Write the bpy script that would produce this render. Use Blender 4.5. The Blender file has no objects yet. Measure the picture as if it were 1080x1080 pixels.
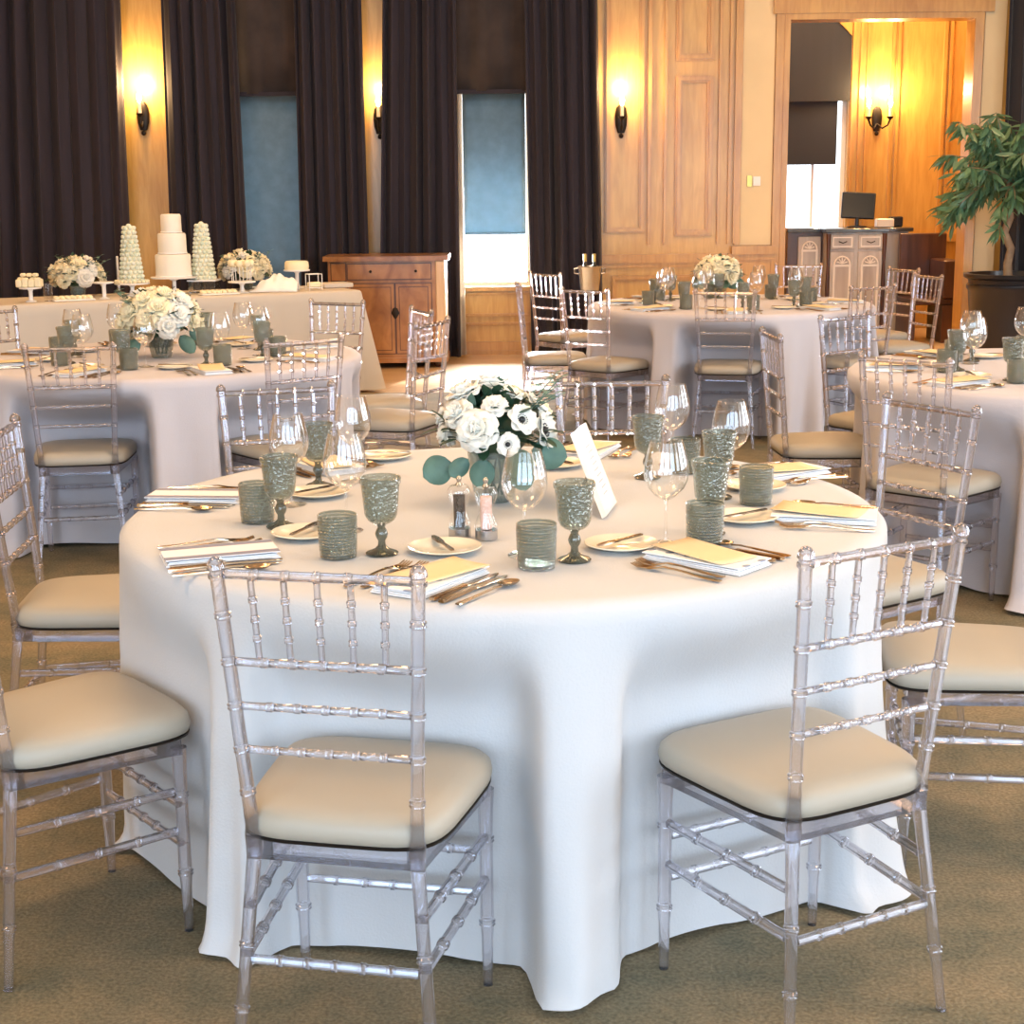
import bpy, math, random
from math import sin, cos, pi, radians as R
random.seed(7)
SC = bpy.context.scene
COL = SC.collection
KIDS = {}

# ------------------------------------------------------------------ view geometry (used to read places off the floor, a table top or a wall)
F, PIT, H, ROLL = 1603., .210, 1.494, -.011
def ray(x, y):
    u0, v0 = x - 540, y - 540
    u = u0*cos(ROLL) + v0*sin(ROLL); v = -u0*sin(ROLL) + v0*cos(ROLL)
    a, b = u/F, -v/F
    return (a, cos(PIT) + b*sin(PIT), -sin(PIT) + b*cos(PIT))
def at_z(x, y, z=.76):
    d = ray(x, y); t = (z - H)/d[2]; return (d[0]*t, d[1]*t, z)
def at_y(x, y, Y):
    d = ray(x, y); t = Y/d[1]; return (d[0]*t, Y, H + d[2]*t)

# ------------------------------------------------------------------ mesh helpers
def sub(a, b): return (a[0]-b[0], a[1]-b[1], a[2]-b[2])
def add(a, b): return (a[0]+b[0], a[1]+b[1], a[2]+b[2])
def mul(a, s): return (a[0]*s, a[1]*s, a[2]*s)
def dot(a, b): return a[0]*b[0]+a[1]*b[1]+a[2]*b[2]
def cross(a, b): return (a[1]*b[2]-a[2]*b[1], a[2]*b[0]-a[0]*b[2], a[0]*b[1]-a[1]*b[0])
def norm(a):
    l = math.sqrt(dot(a, a)) or 1.; return (a[0]/l, a[1]/l, a[2]/l)
def lerp(a, b, t): return tuple(a[i]+(b[i]-a[i])*t for i in range(len(a)))

class MB:
    def __init__(s): s.v = []; s.f = []
    def box(s, x0, y0, z0, x1, y1, z1, b=0.):
        if b > 0:
            return s.bbox(x0, y0, z0, x1, y1, z1, b)
        n = len(s.v)
        s.v += [(x0,y0,z0),(x1,y0,z0),(x1,y1,z0),(x0,y1,z0),(x0,y0,z1),(x1,y0,z1),(x1,y1,z1),(x0,y1,z1)]
        s.f += [tuple(n+i for i in q) for q in ((3,2,1,0),(4,5,6,7),(0,1,5,4),(1,2,6,5),(2,3,7,6),(3,0,4,7))]
        return s
    def bbox(s, x0, y0, z0, x1, y1, z1, b):
        # box with chamfered front and side edges in plan and top
        pts = lambda i: [(x0+i+b,y0+i),(x1-i-b,y0+i),(x1-i,y0+i+b),(x1-i,y1-i-b),(x1-i-b,y1-i),(x0+i+b,y1-i),(x0+i,y1-i-b),(x0+i,y0+i+b)]
        rings = [[(p[0],p[1],z0) for p in pts(b)], [(p[0],p[1],z0+b) for p in pts(0)], [(p[0],p[1],z1-b) for p in pts(0)], [(p[0],p[1],z1) for p in pts(b)]]
        s.rings(rings, True, True); return s
    def rings(s, rings, cap0=False, cap1=False, closed=True):
        n0 = len(s.v); m = len(rings[0])
        for r in rings: s.v += list(r)
        for i in range(len(rings)-1):
            for j in range(m if closed else m-1):
                a = n0+i*m+j; b = n0+i*m+(j+1) % m
                s.f.append((a, b, b+m, a+m))
        if cap0: s.f.append(tuple(n0+j for j in reversed(range(m))))
        if cap1: s.f.append(tuple(n0+(len(rings)-1)*m+j for j in range(m)))
        return s
    def lathe(s, prof, n=24, o=(0,0,0), sx=1., sy=1.):
        rings = []
        c0 = prof[0][0] < 1e-6; c1 = prof[-1][0] < 1e-6
        pr = prof[(1 if c0 else 0):(-1 if c1 else None)]
        for r, z in pr:
            rings.append([(o[0]+r*sx*cos(2*pi*j/n), o[1]+r*sy*sin(2*pi*j/n), o[2]+z) for j in range(n)])
        n0 = len(s.v); s.rings(rings)
        if c0:
            s.v.append((o[0], o[1], o[2]+prof[0][1])); k = len(s.v)-1
            for j in range(n): s.f.append((k, n0+(j+1) % n, n0+j))
        if c1:
            s.v.append((o[0], o[1], o[2]+prof[-1][1])); k = len(s.v)-1; b = n0+(len(pr)-1)*n
            for j in range(n): s.f.append((k, b+j, b+(j+1) % n))
        return s
    def tube(s, pts, rad, n=10, up=(0,0,1), cap=True, sq=1.):
        rings = []; u = None
        for i, p in enumerate(pts):
            a = pts[max(0, i-1)]; b = pts[min(len(pts)-1, i+1)]
            t = norm(sub(b, a))
            if u is None:
                ref = up if abs(dot(up, t)) < .95 else (1,0,0)
                u = norm(cross(ref, t))
            else:
                u = norm(sub(u, mul(t, dot(u, t))))
            w = cross(t, u); r = rad[i] if hasattr(rad, '__len__') else rad
            rings.append([add(p, add(mul(u, r*cos(2*pi*j/n)), mul(w, r*sq*sin(2*pi*j/n)))) for j in range(n)])
        s.rings(rings, cap, cap); return s
    def grid(s, fn, nu, nv, closeu=False):
        n0 = len(s.v)
        for i in range(nv+1):
            for j in range(nu if closeu else nu+1): s.v.append(fn(j/nu, i/nv))
        m = nu if closeu else nu+1
        for i in range(nv):
            for j in range(nu):
                a = n0+i*m+j; b = n0+i*m+(j+1) % m if closeu else a+1
                s.f.append((a, b, b+m, a+m))
        return s
    def ball(s, c, r, n=10, m=6, sz=1.):
        prof = [(r*sin(pi*i/m), -r*sz*cos(pi*i/m)) for i in range(m+1)]
        prof[0] = (0, -r*sz); prof[-1] = (0, r*sz)
        return s.lathe(prof, n, c)
    def build(s, name, mat, parent=None, loc=None, rz=0, flat=False, angle=.7, solid=0., sub_=0, off=0.):
        me = bpy.data.meshes.new(name); me.from_pydata(s.v, [], s.f); me.update()
        if not flat:
            me.polygons.foreach_set('use_smooth', [True]*len(me.polygons))
            me.set_sharp_from_angle(angle=angle)
        me.materials.append(mat)
        o = bpy.data.objects.new(name, me); COL.objects.link(o)
        if solid:
            m = o.modifiers.new('thickness', 'SOLIDIFY'); m.thickness = solid; m.offset = off
        if sub_:
            m = o.modifiers.new('smooth', 'SUBSURF'); m.levels = sub_; m.render_levels = sub_
        if loc is not None: o.location = loc
        o.rotation_euler[2] = rz
        if parent is not None: child(o, parent)
        return o

def child(o, p):
    o.parent = p; KIDS.setdefault(p.name, []).append(o)
def empty(name, loc=(0,0,0), rz=0):
    o = bpy.data.objects.new(name, None); o.empty_display_size = .1
    COL.objects.link(o); o.location = loc; o.rotation_euler[2] = rz; return o
def tag(o, label=None, cat=None, group=None, kind=None):
    if label: o['label'] = label
    if cat: o['category'] = cat
    if group: o['group'] = group
    if kind: o['kind'] = kind
    return o
def dup(o, loc=None, rz=None, label=None, group=None, parent=None, rx=None, scale=None):
    c = o.copy(); COL.objects.link(c)
    if parent is not None: child(c, parent)
    for k in KIDS.get(o.name, []): dup(k, parent=c)
    if loc is not None: c.location = loc
    if rz is not None: c.rotation_euler[2] = rz
    if scale is not None: c.scale = (scale, scale, scale)
    if label: c['label'] = label
    if group: c['group'] = group
    return c
USED = set()
def place(proto, loc, rz, label, group=None, scale=None):
    """first call moves the prototype itself, the next ones copy it with its parts"""
    if proto.name in USED:
        o = dup(proto, loc, rz, label, group, scale=scale)
    else:
        USED.add(proto.name); o = proto; o.location = loc; o.rotation_euler[2] = rz
        o['label'] = label
        if group: o['group'] = group
        if scale is not None: o.scale = (scale, scale, scale)
    return o

# ------------------------------------------------------------------ materials
def new_mat(name):
    m = bpy.data.materials.new(name); m.use_nodes = True; nt = m.node_tree; nt.nodes.clear()
    out = nt.nodes.new('ShaderNodeOutputMaterial'); return m, nt, out
def N(nt, t, **kw):
    n = nt.nodes.new(t)
    for k, v in kw.items():
        if k in n.inputs: n.inputs[k].default_value = v
        else: setattr(n, k, v)
    return n
def rgb(c): return (c[0], c[1], c[2], 1.)
def srgb(r, g, b):
    f = lambda c: c/12.92 if c <= .04045 else ((c+.055)/1.055)**2.4
    return (f(r/255), f(g/255), f(b/255))
def pmat(name, col, rough=.6, metal=0., spec=.5, noise=0., nscale=8., bump=0., bscale=60., sheen=0., coat=0., col2=None, stretch=None, emis=None, estr=0., trans=0.):
    m, nt, out = new_mat(name)
    b = N(nt, 'ShaderNodeBsdfPrincipled'); b.inputs['Roughness'].default_value = rough
    b.inputs['Metallic'].default_value = metal; b.inputs['Specular IOR Level'].default_value = spec
    b.inputs['Sheen Weight'].default_value = sheen; b.inputs['Coat Weight'].default_value = coat
    b.inputs['Coat Roughness'].default_value = .15
    b.inputs['Base Color'].default_value = rgb(col)
    if emis:
        b.inputs['Emission Color'].default_value = rgb(emis); b.inputs['Emission Strength'].default_value = estr
    tc = N(nt, 'ShaderNodeTexCoord'); mp = N(nt, 'ShaderNodeMapping')
    nt.links.new(tc.outputs['Object'], mp.inputs['Vector'])
    if stretch: mp.inputs['Scale'].default_value = stretch
    if noise or col2:
        nz = N(nt, 'ShaderNodeTexNoise'); nz.inputs['Scale'].default_value = nscale; nz.inputs['Detail'].default_value = 6.
        nt.links.new(mp.outputs['Vector'], nz.inputs['Vector'])
        mx = N(nt, 'ShaderNodeMix', data_type='RGBA')
        cr = N(nt, 'ShaderNodeValToRGB'); cr.color_ramp.elements[0].position = .32; cr.color_ramp.elements[1].position = .68
        nt.links.new(nz.outputs['Fac'], cr.inputs['Fac'])
        c2 = col2 if col2 else tuple(c*(1-noise) for c in col)
        mx.inputs[6].default_value = rgb(c2); mx.inputs[7].default_value = rgb(col)
        nt.links.new(cr.outputs['Color'], mx.inputs[0]); nt.links.new(mx.outputs[2], b.inputs['Base Color'])
    if bump:
        nb = N(nt, 'ShaderNodeTexNoise'); nb.inputs['Scale'].default_value = bscale; nb.inputs['Detail'].default_value = 4.
        nt.links.new(mp.outputs['Vector'], nb.inputs['Vector'])
        bp = N(nt, 'ShaderNodeBump'); bp.inputs['Strength'].default_value = bump; bp.inputs['Distance'].default_value = .01
        nt.links.new(nb.outputs['Fac'], bp.inputs['Height']); nt.links.new(bp.outputs['Normal'], b.inputs['Normal'])
    if trans:
        tr = N(nt, 'ShaderNodeBsdfTranslucent'); tr.inputs['Color'].default_value = rgb(col)
        mxs = N(nt, 'ShaderNodeMixShader'); mxs.inputs[0].default_value = trans
        nt.links.new(b.outputs[0], mxs.inputs[1]); nt.links.new(tr.outputs[0], mxs.inputs[2]); nt.links.new(mxs.outputs[0], out.inputs[0])
    else:
        nt.links.new(b.outputs[0], out.inputs[0])
    return m
def clear_mat(name, tint, refr=.5, ior=1.4, diff=0., dcol=(.8,.8,.8), gl=.6, rough=.02, bump=0., bscale=60., gcol=(1,1,1), ring=0.):
    """clear or tinted plastic / glass: part refracting, part straight-through, with a fresnel gloss"""
    m, nt, out = new_mat(name)
    g = N(nt, 'ShaderNodeBsdfRefraction'); g.inputs['Color'].default_value = rgb(tint); g.inputs['IOR'].default_value = ior; g.inputs['Roughness'].default_value = rough
    t = N(nt, 'ShaderNodeBsdfTransparent'); t.inputs['Color'].default_value = rgb(tint)
    a = N(nt, 'ShaderNodeMixShader'); a.inputs[0].default_value = refr
    nt.links.new(t.outputs[0], a.inputs[1]); nt.links.new(g.outputs[0], a.inputs[2])
    d = N(nt, 'ShaderNodeBsdfDiffuse'); d.inputs['Color'].default_value = rgb(dcol)
    b = N(nt, 'ShaderNodeMixShader'); b.inputs[0].default_value = diff
    nt.links.new(a.outputs[0], b.inputs[1]); nt.links.new(d.outputs[0], b.inputs[2])
    fr = N(nt, 'ShaderNodeLayerWeight'); fr.inputs['Blend'].default_value = .5
    pw = N(nt, 'ShaderNodeMath', operation='POWER'); pw.inputs[1].default_value = 3.
    nt.links.new(fr.outputs['Facing'], pw.inputs[0])
    mt = N(nt, 'ShaderNodeMath', operation='MULTIPLY_ADD'); mt.inputs[1].default_value = gl*.75; mt.inputs[2].default_value = gl*.05
    mt.use_clamp = True
    nt.links.new(pw.outputs[0], mt.inputs[0])
    gs = N(nt, 'ShaderNodeBsdfGlossy'); gs.inputs['Roughness'].default_value = .06; gs.inputs['Color'].default_value = rgb(gcol)
    c = N(nt, 'ShaderNodeMixShader'); nt.links.new(mt.outputs[0], c.inputs[0])
    nt.links.new(b.outputs[0], c.inputs[1]); nt.links.new(gs.outputs[0], c.inputs[2])
    if bump:
        tc = N(nt, 'ShaderNodeTexCoord'); vo = N(nt, 'ShaderNodeTexVoronoi'); vo.inputs['Scale'].default_value = bscale
        nt.links.new(tc.outputs['Object'], vo.inputs['Vector'])
        bp = N(nt, 'ShaderNodeBump'); bp.inputs['Strength'].default_value = bump; bp.inputs['Distance'].default_value = .004
        if ring:
            wv = N(nt, 'ShaderNodeTexWave'); wv.bands_direction = 'Z'; wv.inputs['Scale'].default_value = ring
            nt.links.new(tc.outputs['Object'], wv.inputs['Vector'])
            ml = N(nt, 'ShaderNodeMath', operation='MULTIPLY_ADD'); ml.inputs[1].default_value = .7
            nt.links.new(wv.outputs['Fac'], ml.inputs[0]); nt.links.new(vo.outputs['Distance'], ml.inputs[2]); nt.links.new(ml.outputs[0], bp.inputs['Height'])
            for nd in (t, d):      # the moulded grooves hold a deeper tint than the ridges
                mx_ = N(nt, 'ShaderNodeMix', data_type='RGBA'); c0 = nd.inputs['Color'].default_value
                mx_.inputs[6].default_value = (c0[0]*.84, c0[1]*.84, c0[2]*.84, 1); mx_.inputs[7].default_value = tuple(c0)
                nt.links.new(wv.outputs['Fac'], mx_.inputs[0]); nt.links.new(mx_.outputs[2], nd.inputs['Color'])
        else: nt.links.new(vo.outputs['Distance'], bp.inputs['Height'])
        for n_ in (gs, g, d): nt.links.new(bp.outputs['Normal'], n_.inputs['Normal'])
    nt.links.new(c.outputs[0], out.inputs[0]); return m
def wood_mat(name, c1, c2, rough=.35, sc=(1.,1.,.12), scale=14., coat=.3):
    m, nt, out = new_mat(name)
    tc = N(nt, 'ShaderNodeTexCoord'); mp = N(nt, 'ShaderNodeMapping'); mp.inputs['Scale'].default_value = sc
    nt.links.new(tc.outputs['Object'], mp.inputs['Vector'])
    nz = N(nt, 'ShaderNodeTexNoise'); nz.inputs['Scale'].default_value = scale; nz.inputs['Detail'].default_value = 8.; nz.inputs['Distortion'].default_value = .8
    nt.links.new(mp.outputs['Vector'], nz.inputs['Vector'])
    n2 = N(nt, 'ShaderNodeTexNoise'); n2.inputs['Scale'].default_value = 1.3; nt.links.new(tc.outputs['Object'], n2.inputs['Vector'])
    ad = N(nt, 'ShaderNodeMath', operation='ADD'); hf = N(nt, 'ShaderNodeMath', operation='MULTIPLY'); hf.inputs[1].default_value = .5
    nt.links.new(nz.outputs['Fac'], ad.inputs[0]); nt.links.new(n2.outputs['Fac'], ad.inputs[1]); nt.links.new(ad.outputs[0], hf.inputs[0])
    cr = N(nt, 'ShaderNodeValToRGB'); cr.color_ramp.elements[0].position = .36; cr.color_ramp.elements[1].position = .66
    cr.color_ramp.elements[0].color = rgb(c2); cr.color_ramp.elements[1].color = rgb(c1)
    nt.links.new(hf.outputs[0], cr.inputs['Fac'])
    b = N(nt, 'ShaderNodeBsdfPrincipled'); b.inputs['Roughness'].default_value = rough; b.inputs['Coat Weight'].default_value = coat; b.inputs['Coat Roughness'].default_value = .2
    nt.links.new(cr.outputs['Color'], b.inputs['Base Color']); nt.links.new(b.outputs[0], out.inputs[0]); return m
def stripe_mat(name, base, stripe, axis=0, scale=40., thr=.55, blocks=False):
    m, nt, out = new_mat(name)
    tc = N(nt, 'ShaderNodeTexCoord'); wv = N(nt, 'ShaderNodeTexWave'); wv.bands_direction = 'XYZ'[axis]; wv.inputs['Scale'].default_value = scale
    nt.links.new(tc.outputs['Object'], wv.inputs['Vector'])
    cr = N(nt, 'ShaderNodeValToRGB'); cr.color_ramp.elements[0].position = thr; cr.color_ramp.elements[1].position = thr+.12
    cr.color_ramp.elements[0].color = rgb(base); cr.color_ramp.elements[1].color = rgb(stripe)
    src = wv.outputs['Fac']
    if blocks:
        w2 = N(nt, 'ShaderNodeTexWave'); w2.bands_direction = 'XYZ'[1-axis]; w2.inputs['Scale'].default_value = scale*.8
        nt.links.new(tc.outputs['Object'], w2.inputs['Vector'])
        mm = N(nt, 'ShaderNodeMath', operation='MULTIPLY'); nt.links.new(wv.outputs['Fac'], mm.inputs[0]); nt.links.new(w2.outputs['Fac'], mm.inputs[1]); src = mm.outputs[0]
    nt.links.new(src, cr.inputs['Fac'])
    b = N(nt, 'ShaderNodeBsdfPrincipled'); b.inputs['Roughness'].default_value = .85
    nt.links.new(cr.outputs['Color'], b.inputs['Base Color']); nt.links.new(b.outputs[0], out.inputs[0]); return m

M = {}
M['acrylic'] = clear_mat('clear acrylic', (.975,.97,.995), refr=.62, ior=1.42, diff=.035, dcol=(.80,.82,1.), gl=1.5, rough=.0, gcol=(.93,.94,1.))
M['cushion'] = pmat('ivory vinyl', srgb(170,162,148), .5, noise=.05, nscale=3., bump=.02, bscale=250.)
M['cloth'] = pmat('linen cloth', srgb(198,199,202), .9, noise=.03, nscale=2.5, bump=.12, bscale=180., sheen=.15)
M['cloth_grey'] = pmat('grey linen cloth', srgb(196,192,198), .9, noise=.04, nscale=2.5, bump=.12, bscale=180., sheen=.15)
M['cloth_cream'] = pmat('cream cloth', srgb(206,198,186), .9, noise=.03, nscale=2., bump=.05, bscale=120.)
M['smoke'] = clear_mat('grey green pressed glass', (.70,.735,.70), refr=.2, ior=1.1, diff=.12, dcol=srgb(170,176,166), gl=1.1, bump=.9, bscale=130.)
M['smoke_rib'] = clear_mat('grey green ribbed glass', (.72,.755,.72), refr=.2, ior=1.1, diff=.16, dcol=srgb(172,180,170), gl=1.1, bump=.7, bscale=200., ring=48.)
M['smoke_dark'] = clear_mat('thick grey green glass', (.42,.45,.42), refr=.2, ior=1.1, diff=.18, dcol=srgb(96,104,94), gl=1.2)
M['crystal'] = clear_mat('clear crystal', (.985,.988,.99), refr=.0, ior=1.1, diff=.0, gl=1.2, rough=0.)
M['vase'] = clear_mat('pale green vase glass', (.80,.85,.83), refr=.2, ior=1.1, diff=.25, dcol=srgb(176,190,184), gl=.8)
M['steel'] = pmat('polished flatware', srgb(190,165,135), .16, metal=1.)
M['darksteel'] = pmat('darker flatware', srgb(150,130,110), .2, metal=1.)  # darker, slightly rougher steel for the butter knives
M['porcelain'] = pmat('cream porcelain', srgb(240,232,212), .2, coat=.5)
M['butter'] = pmat('butter yellow glaze', srgb(238,214,150), .3)
M['card'] = pmat('cream menu card', srgb(236,208,164), .7, noise=.04, nscale=20.)
M['napkin'] = pmat('white napkin', srgb(240,240,242), .9, bump=.05, bscale=200.)
M['napkin_stripe'] = stripe_mat('striped napkin', srgb(238,238,242), srgb(138,140,160), 0, 3.6, .74)
M['napkin_block'] = stripe_mat('block printed napkin', srgb(242,242,244), srgb(150,158,178), 1, 7., .62, True)
M['white'] = pmat('white gloss', srgb(245,243,238), .35)
M['icing'] = pmat('ivory icing', srgb(240,234,220), .6, bump=.03)
M['cream'] = pmat('whipped cream', srgb(246,236,200), .7)
M['mint'] = pmat('macaron green', srgb(206,220,196), .7, col2=srgb(240,240,225), nscale=26.)
M['petal'] = pmat('white petal', srgb(248,244,232), .6, trans=.12)
M['petal_cream'] = pmat('cream petal', srgb(250,240,206), .6, trans=.12)
M['leaf'] = pmat('dark green leaf', srgb(52,84,62), .5, noise=.4, nscale=30., trans=.15)
M['euc'] = pmat('eucalyptus leaf', srgb(98,132,118), .6, noise=.25, nscale=30.)
M['black'] = pmat('black plastic', srgb(22,24,30), .35)
M['bronze'] = pmat('dark bronze', srgb(40,34,30), .45, metal=.6)
M['silver'] = pmat('silver metal', srgb(190,192,196), .25, metal=1.)
M['gold'] = pmat('brass plate', srgb(190,160,90), .3, metal=1.)
M['bottle'] = pmat('dark bottle glass', srgb(24,34,24), .1, coat=.6)
M['pepper'] = pmat('peppercorns', srgb(42,34,30), .8, col2=srgb(90,76,64), nscale=220.)
M['salt'] = pmat('pink salt', srgb(226,180,160), .8, col2=srgb(245,215,205), nscale=220.)
M['candle'] = pmat('warm candle tube', srgb(248,236,205), .5)
M['bulb'] = pmat('lit bulb', (1,.8,.5), .5, emis=(1.,.62,.22), estr=26.)
M['wood'] = wood_mat('honey oak panelling', srgb(216,174,98), srgb(188,142,70), .34, scale=26.)
M['wood_trim'] = wood_mat('honey oak moulding', srgb(208,162,88), srgb(178,128,62), .3, scale=26.)
M['walnut'] = wood_mat('figured commode veneer', srgb(178,128,76), srgb(124,80,44), .3, (1,1,.6), 8.)
M['walnut_pale'] = wood_mat('pale commode side', srgb(222,196,160), srgb(196,160,120), .35)
M['darkwood'] = wood_mat('dark mahogany', srgb(96,62,46), srgb(60,36,28), .35)
M['greywood'] = wood_mat('silvery cabinet wood', srgb(208,205,200), srgb(168,162,156), .35)
M['cream_wall'] = pmat('cream plaster', srgb(236,214,172), .8, noise=.06, nscale=3.)
M['curtain'] = pmat('aubergine velvet', srgb(42,35,47), .8, noise=.45, nscale=2.5, sheen=.1, stretch=(6,6,.35))
M['curtain_navy'] = pmat('navy velvet', srgb(26,29,42), .8, noise=.25, nscale=2.5, sheen=.3, stretch=(6,6,.35))
M['valance'] = pmat('brown damask', srgb(58,46,42), .8, col2=srgb(38,29,28), nscale=5., sheen=.2)
M['lining'] = pmat('cream curtain lining', srgb(232,222,206), .8, trans=.3)
M['shade'] = pmat('blue grey roller shade', srgb(110,128,138), .8, noise=.35, nscale=9., trans=.42)
M['shade_dark'] = pmat('dark roller shade', srgb(40,44,56), .8, trans=.04)
M['soil'] = pmat('soil', srgb(40,30,24), .9, bump=.5)
M['pot'] = pmat('black glazed pot', srgb(30,31,38), .3, coat=.3)
M['bark'] = pmat('pale bark', srgb(176,150,122), .8, noise=.35, nscale=14., bump=.3, bscale=30.)
M['ficus'] = pmat('ficus leaf', srgb(122,164,128), .4, col2=srgb(72,116,90), nscale=5., trans=.25, coat=.3)
M['ceiling'] = pmat('cream ceiling', srgb(226,208,180), .85)
M['stone'] = pmat('dark granite worktop', srgb(58,62,66), .15, noise=.3, nscale=50., coat=.5)
M['carpet'] = None

# carpet: olive brown mottled pile
m, nt, out = new_mat('olive brown carpet')
tc = N(nt, 'ShaderNodeTexCoord')
n1 = N(nt, 'ShaderNodeTexNoise'); n1.inputs['Scale'].default_value = 3.5; n1.inputs['Detail'].default_value = 8.; n1.inputs['Roughness'].default_value = .65
n2 = N(nt, 'ShaderNodeTexNoise'); n2.inputs['Scale'].default_value = 120.; n2.inputs['Detail'].default_value = 4.
for n_ in (n1, n2): nt.links.new(tc.outputs['Object'], n_.inputs['Vector'])
c1 = N(nt, 'ShaderNodeValToRGB'); c1.color_ramp.elements[0].position = .38; c1.color_ramp.elements[1].position = .64
c1.color_ramp.elements[0].color = rgb(srgb(112,108,90)); c1.color_ramp.elements[1].color = rgb(srgb(146,130,104))
nt.links.new(n1.outputs['Fac'], c1.inputs['Fac'])
c2 = N(nt, 'ShaderNodeValToRGB'); c2.color_ramp.elements[0].position = .35; c2.color_ramp.elements[1].position = .65
c2.color_ramp.elements[0].color = (.72,.72,.72,1); c2.color_ramp.elements[1].color = (1.15,1.15,1.15,1)
nt.links.new(n2.outputs['Fac'], c2.inputs['Fac'])
mx = N(nt, 'ShaderNodeMix', data_type='RGBA', blend_type='MULTIPLY'); mx.inputs[0].default_value = 1.
nt.links.new(c1.outputs[0], mx.inputs[6]); nt.links.new(c2.outputs[0], mx.inputs[7])
b = N(nt, 'ShaderNodeBsdfPrincipled'); b.inputs['Roughness'].default_value = .95; b.inputs['Specular IOR Level'].default_value = .1
bp = N(nt, 'ShaderNodeBump'); bp.inputs['Strength'].default_value = .5; bp.inputs['Distance'].default_value = .006
nt.links.new(n2.outputs['Fac'], bp.inputs['Height']); nt.links.new(bp.outputs[0], b.inputs['Normal'])
nt.links.new(mx.outputs[2], b.inputs['Base Color']); nt.links.new(b.outputs[0], out.inputs[0]); M['carpet'] = m
M['parquet'] = wood_mat('parquet paled for sunlight', srgb(232,206,168), srgb(206,170,124), .3, (.15,1.,1.), 14.)  # wood floor by the windows, its colour paled to strengthen the sunlit patch

# ------------------------------------------------------------------ the room
YW = 13.95            # front face of the panelled wall
CEIL = 4.3
XL, XR, YB = -5.7, 6.6, -3.6
YA = 16.1             # back of the alcove
def X(px, y=150, Y=YW): return at_y(px, y, Y)[0]
def Z(py, x=540, Y=YW): return at_y(x, py, Y)[2]
def S(o): o['kind'] = 'structure'; return o

AX0, AX1 = X(824), X(1028, 150)       # alcove opening
ZH = Z(14, 930)                       # its head
W1 = (X(240), X(330)); W2 = (X(482), X(560))
WZ0 = Z(303, 520); WZ1 = Z(92, 520)
S(MB().box(XL-.2, YB-.2, -.12, XR+.2, 11.35, 0).build('floor', M['carpet']))
S(MB().box(XL-.2, 11.35, -.12, XR+.2, YA+.4, 0).build('floor_parquet', M['parquet']))
bpy.data.objects['floor_parquet'].name = 'floor_wood'
S(MB().box(XL-.2, YB-.2, CEIL, XR+.2, YA+.4, CEIL+.15).build('ceiling', M['ceiling']))
S(MB().box(XL-.2, YB-.2, 0, XL, YA+.4, CEIL).build('wall_left', M['wood']))
# right wall with a run of tall windows beside the near tables
rw = MB(); ys = [(-2.2, .2), (1.4, 3.8), (5., 7.4)]
rw.box(XR, YB-.2, 0, XR+.2, YA+.4, .5); rw.box(XR, YB-.2, 3.3, XR+.2, YA+.4, CEIL)
pv = YB-.2
for a, c in ys: rw.box(XR, pv, .5, XR+.2, a, 3.3); pv = c
rw.box(XR, pv, .5, XR+.2, YA+.4, 3.3); S(rw.build('wall_right', M['wood']))
fw = MB(); xs = [(-5., -2.2), (-1.5, 1.5), (2.2, 5.6)]
fw.box(XL, YB-.2, 0, XR, YB, .4); fw.box(XL, YB-.2, 3.5, XR, YB, CEIL); pv = XL
for a, c in xs: fw.box(pv, YB-.2, .4, a, YB, 3.5); pv = c
fw.box(pv, YB-.2, .4, XR, YB, 3.5); S(fw.build('wall_front', M['wood']))
# back wall with two window openings and the alcove
bw = MB(); T = .22
bw.box(XL, YW, 0, W1[0], YW+T, CEIL); bw.box(W1[0], YW, 0, W1[1], YW+T, WZ0); bw.box(W1[0], YW, WZ1, W1[1], YW+T, CEIL)
bw.box(W1[1], YW, 0, W2[0], YW+T, CEIL); bw.box(W2[0], YW, 0, W2[1], YW+T, WZ0); bw.box(W2[0], YW, WZ1, W2[1], YW+T, CEIL)
bw.box(W2[1], YW, 0, AX0, YW+T, CEIL); bw.box(AX0, YW, ZH, AX1, YW+T, CEIL); bw.box(AX1, YW, 0, XR, YW+T, CEIL)
S(bw.build('wall_back', M['wood']))
# window frames, glass
def win(k, x0, x1, z0, z1, y, t=.045, bars=0):
    f = MB(); f.box(x0, y, z0, x0+t, y+.06, z1); f.box(x1-t, y, z0, x1, y+.06, z1); f.box(x0+t, y, z0, x1-t, y+.06, z0+t); f.box(x0+t, y, z1-t, x1-t, y+.06, z1)
    for q in range(bars):
        xx = x0+(x1-x0)*(q+1)/(bars+1); f.box(xx-.012, y+.01, z0+t, xx+.012, y+.05, z1-t)
    o = S(f.build('window_%d' % k, M['white']))
    MB().box(x0+t, y+.025, z0+t, x1-t, y+.03, z1-t).build('pane', M['crystal'], o)
win(1, W1[0], W1[1], WZ0, WZ1, YW+.12); win(2, W2[0], W2[1], WZ0, WZ1, YW+.12)
# alcove
AW = (X(826, 150, YA), X(894, 150, YA)); AZ0 = Z(246, 860, YA); AZ1 = Z(6, 860, YA)
al = MB(); al.box(AX0-1.2, YA, 0, AW[0], YA+.2, CEIL); al.box(AW[0], YA, 0, AW[1], YA+.2, AZ0); al.box(AW[0], YA, AZ1, AW[1], YA+.2, CEIL); al.box(AW[1], YA, 0, AX1+1.5, YA+.2, CEIL)
S(al.build('wall_alcove', M['wood']))
S(MB().box(AX0-.22, YW+T, 0, AX0, YA, CEIL).build('wall_alcove_left', M['wood']))
AXR = X(1030, 150, YA)
S(MB().box(max(AX1, AXR), YW+T, 0, max(AX1, AXR)+.2, YA, CEIL).build('wall_alcove_right', M['wood']))
win(3, AW[0], AW[1], AZ0, AZ1, YA+.1, bars=1)
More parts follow.
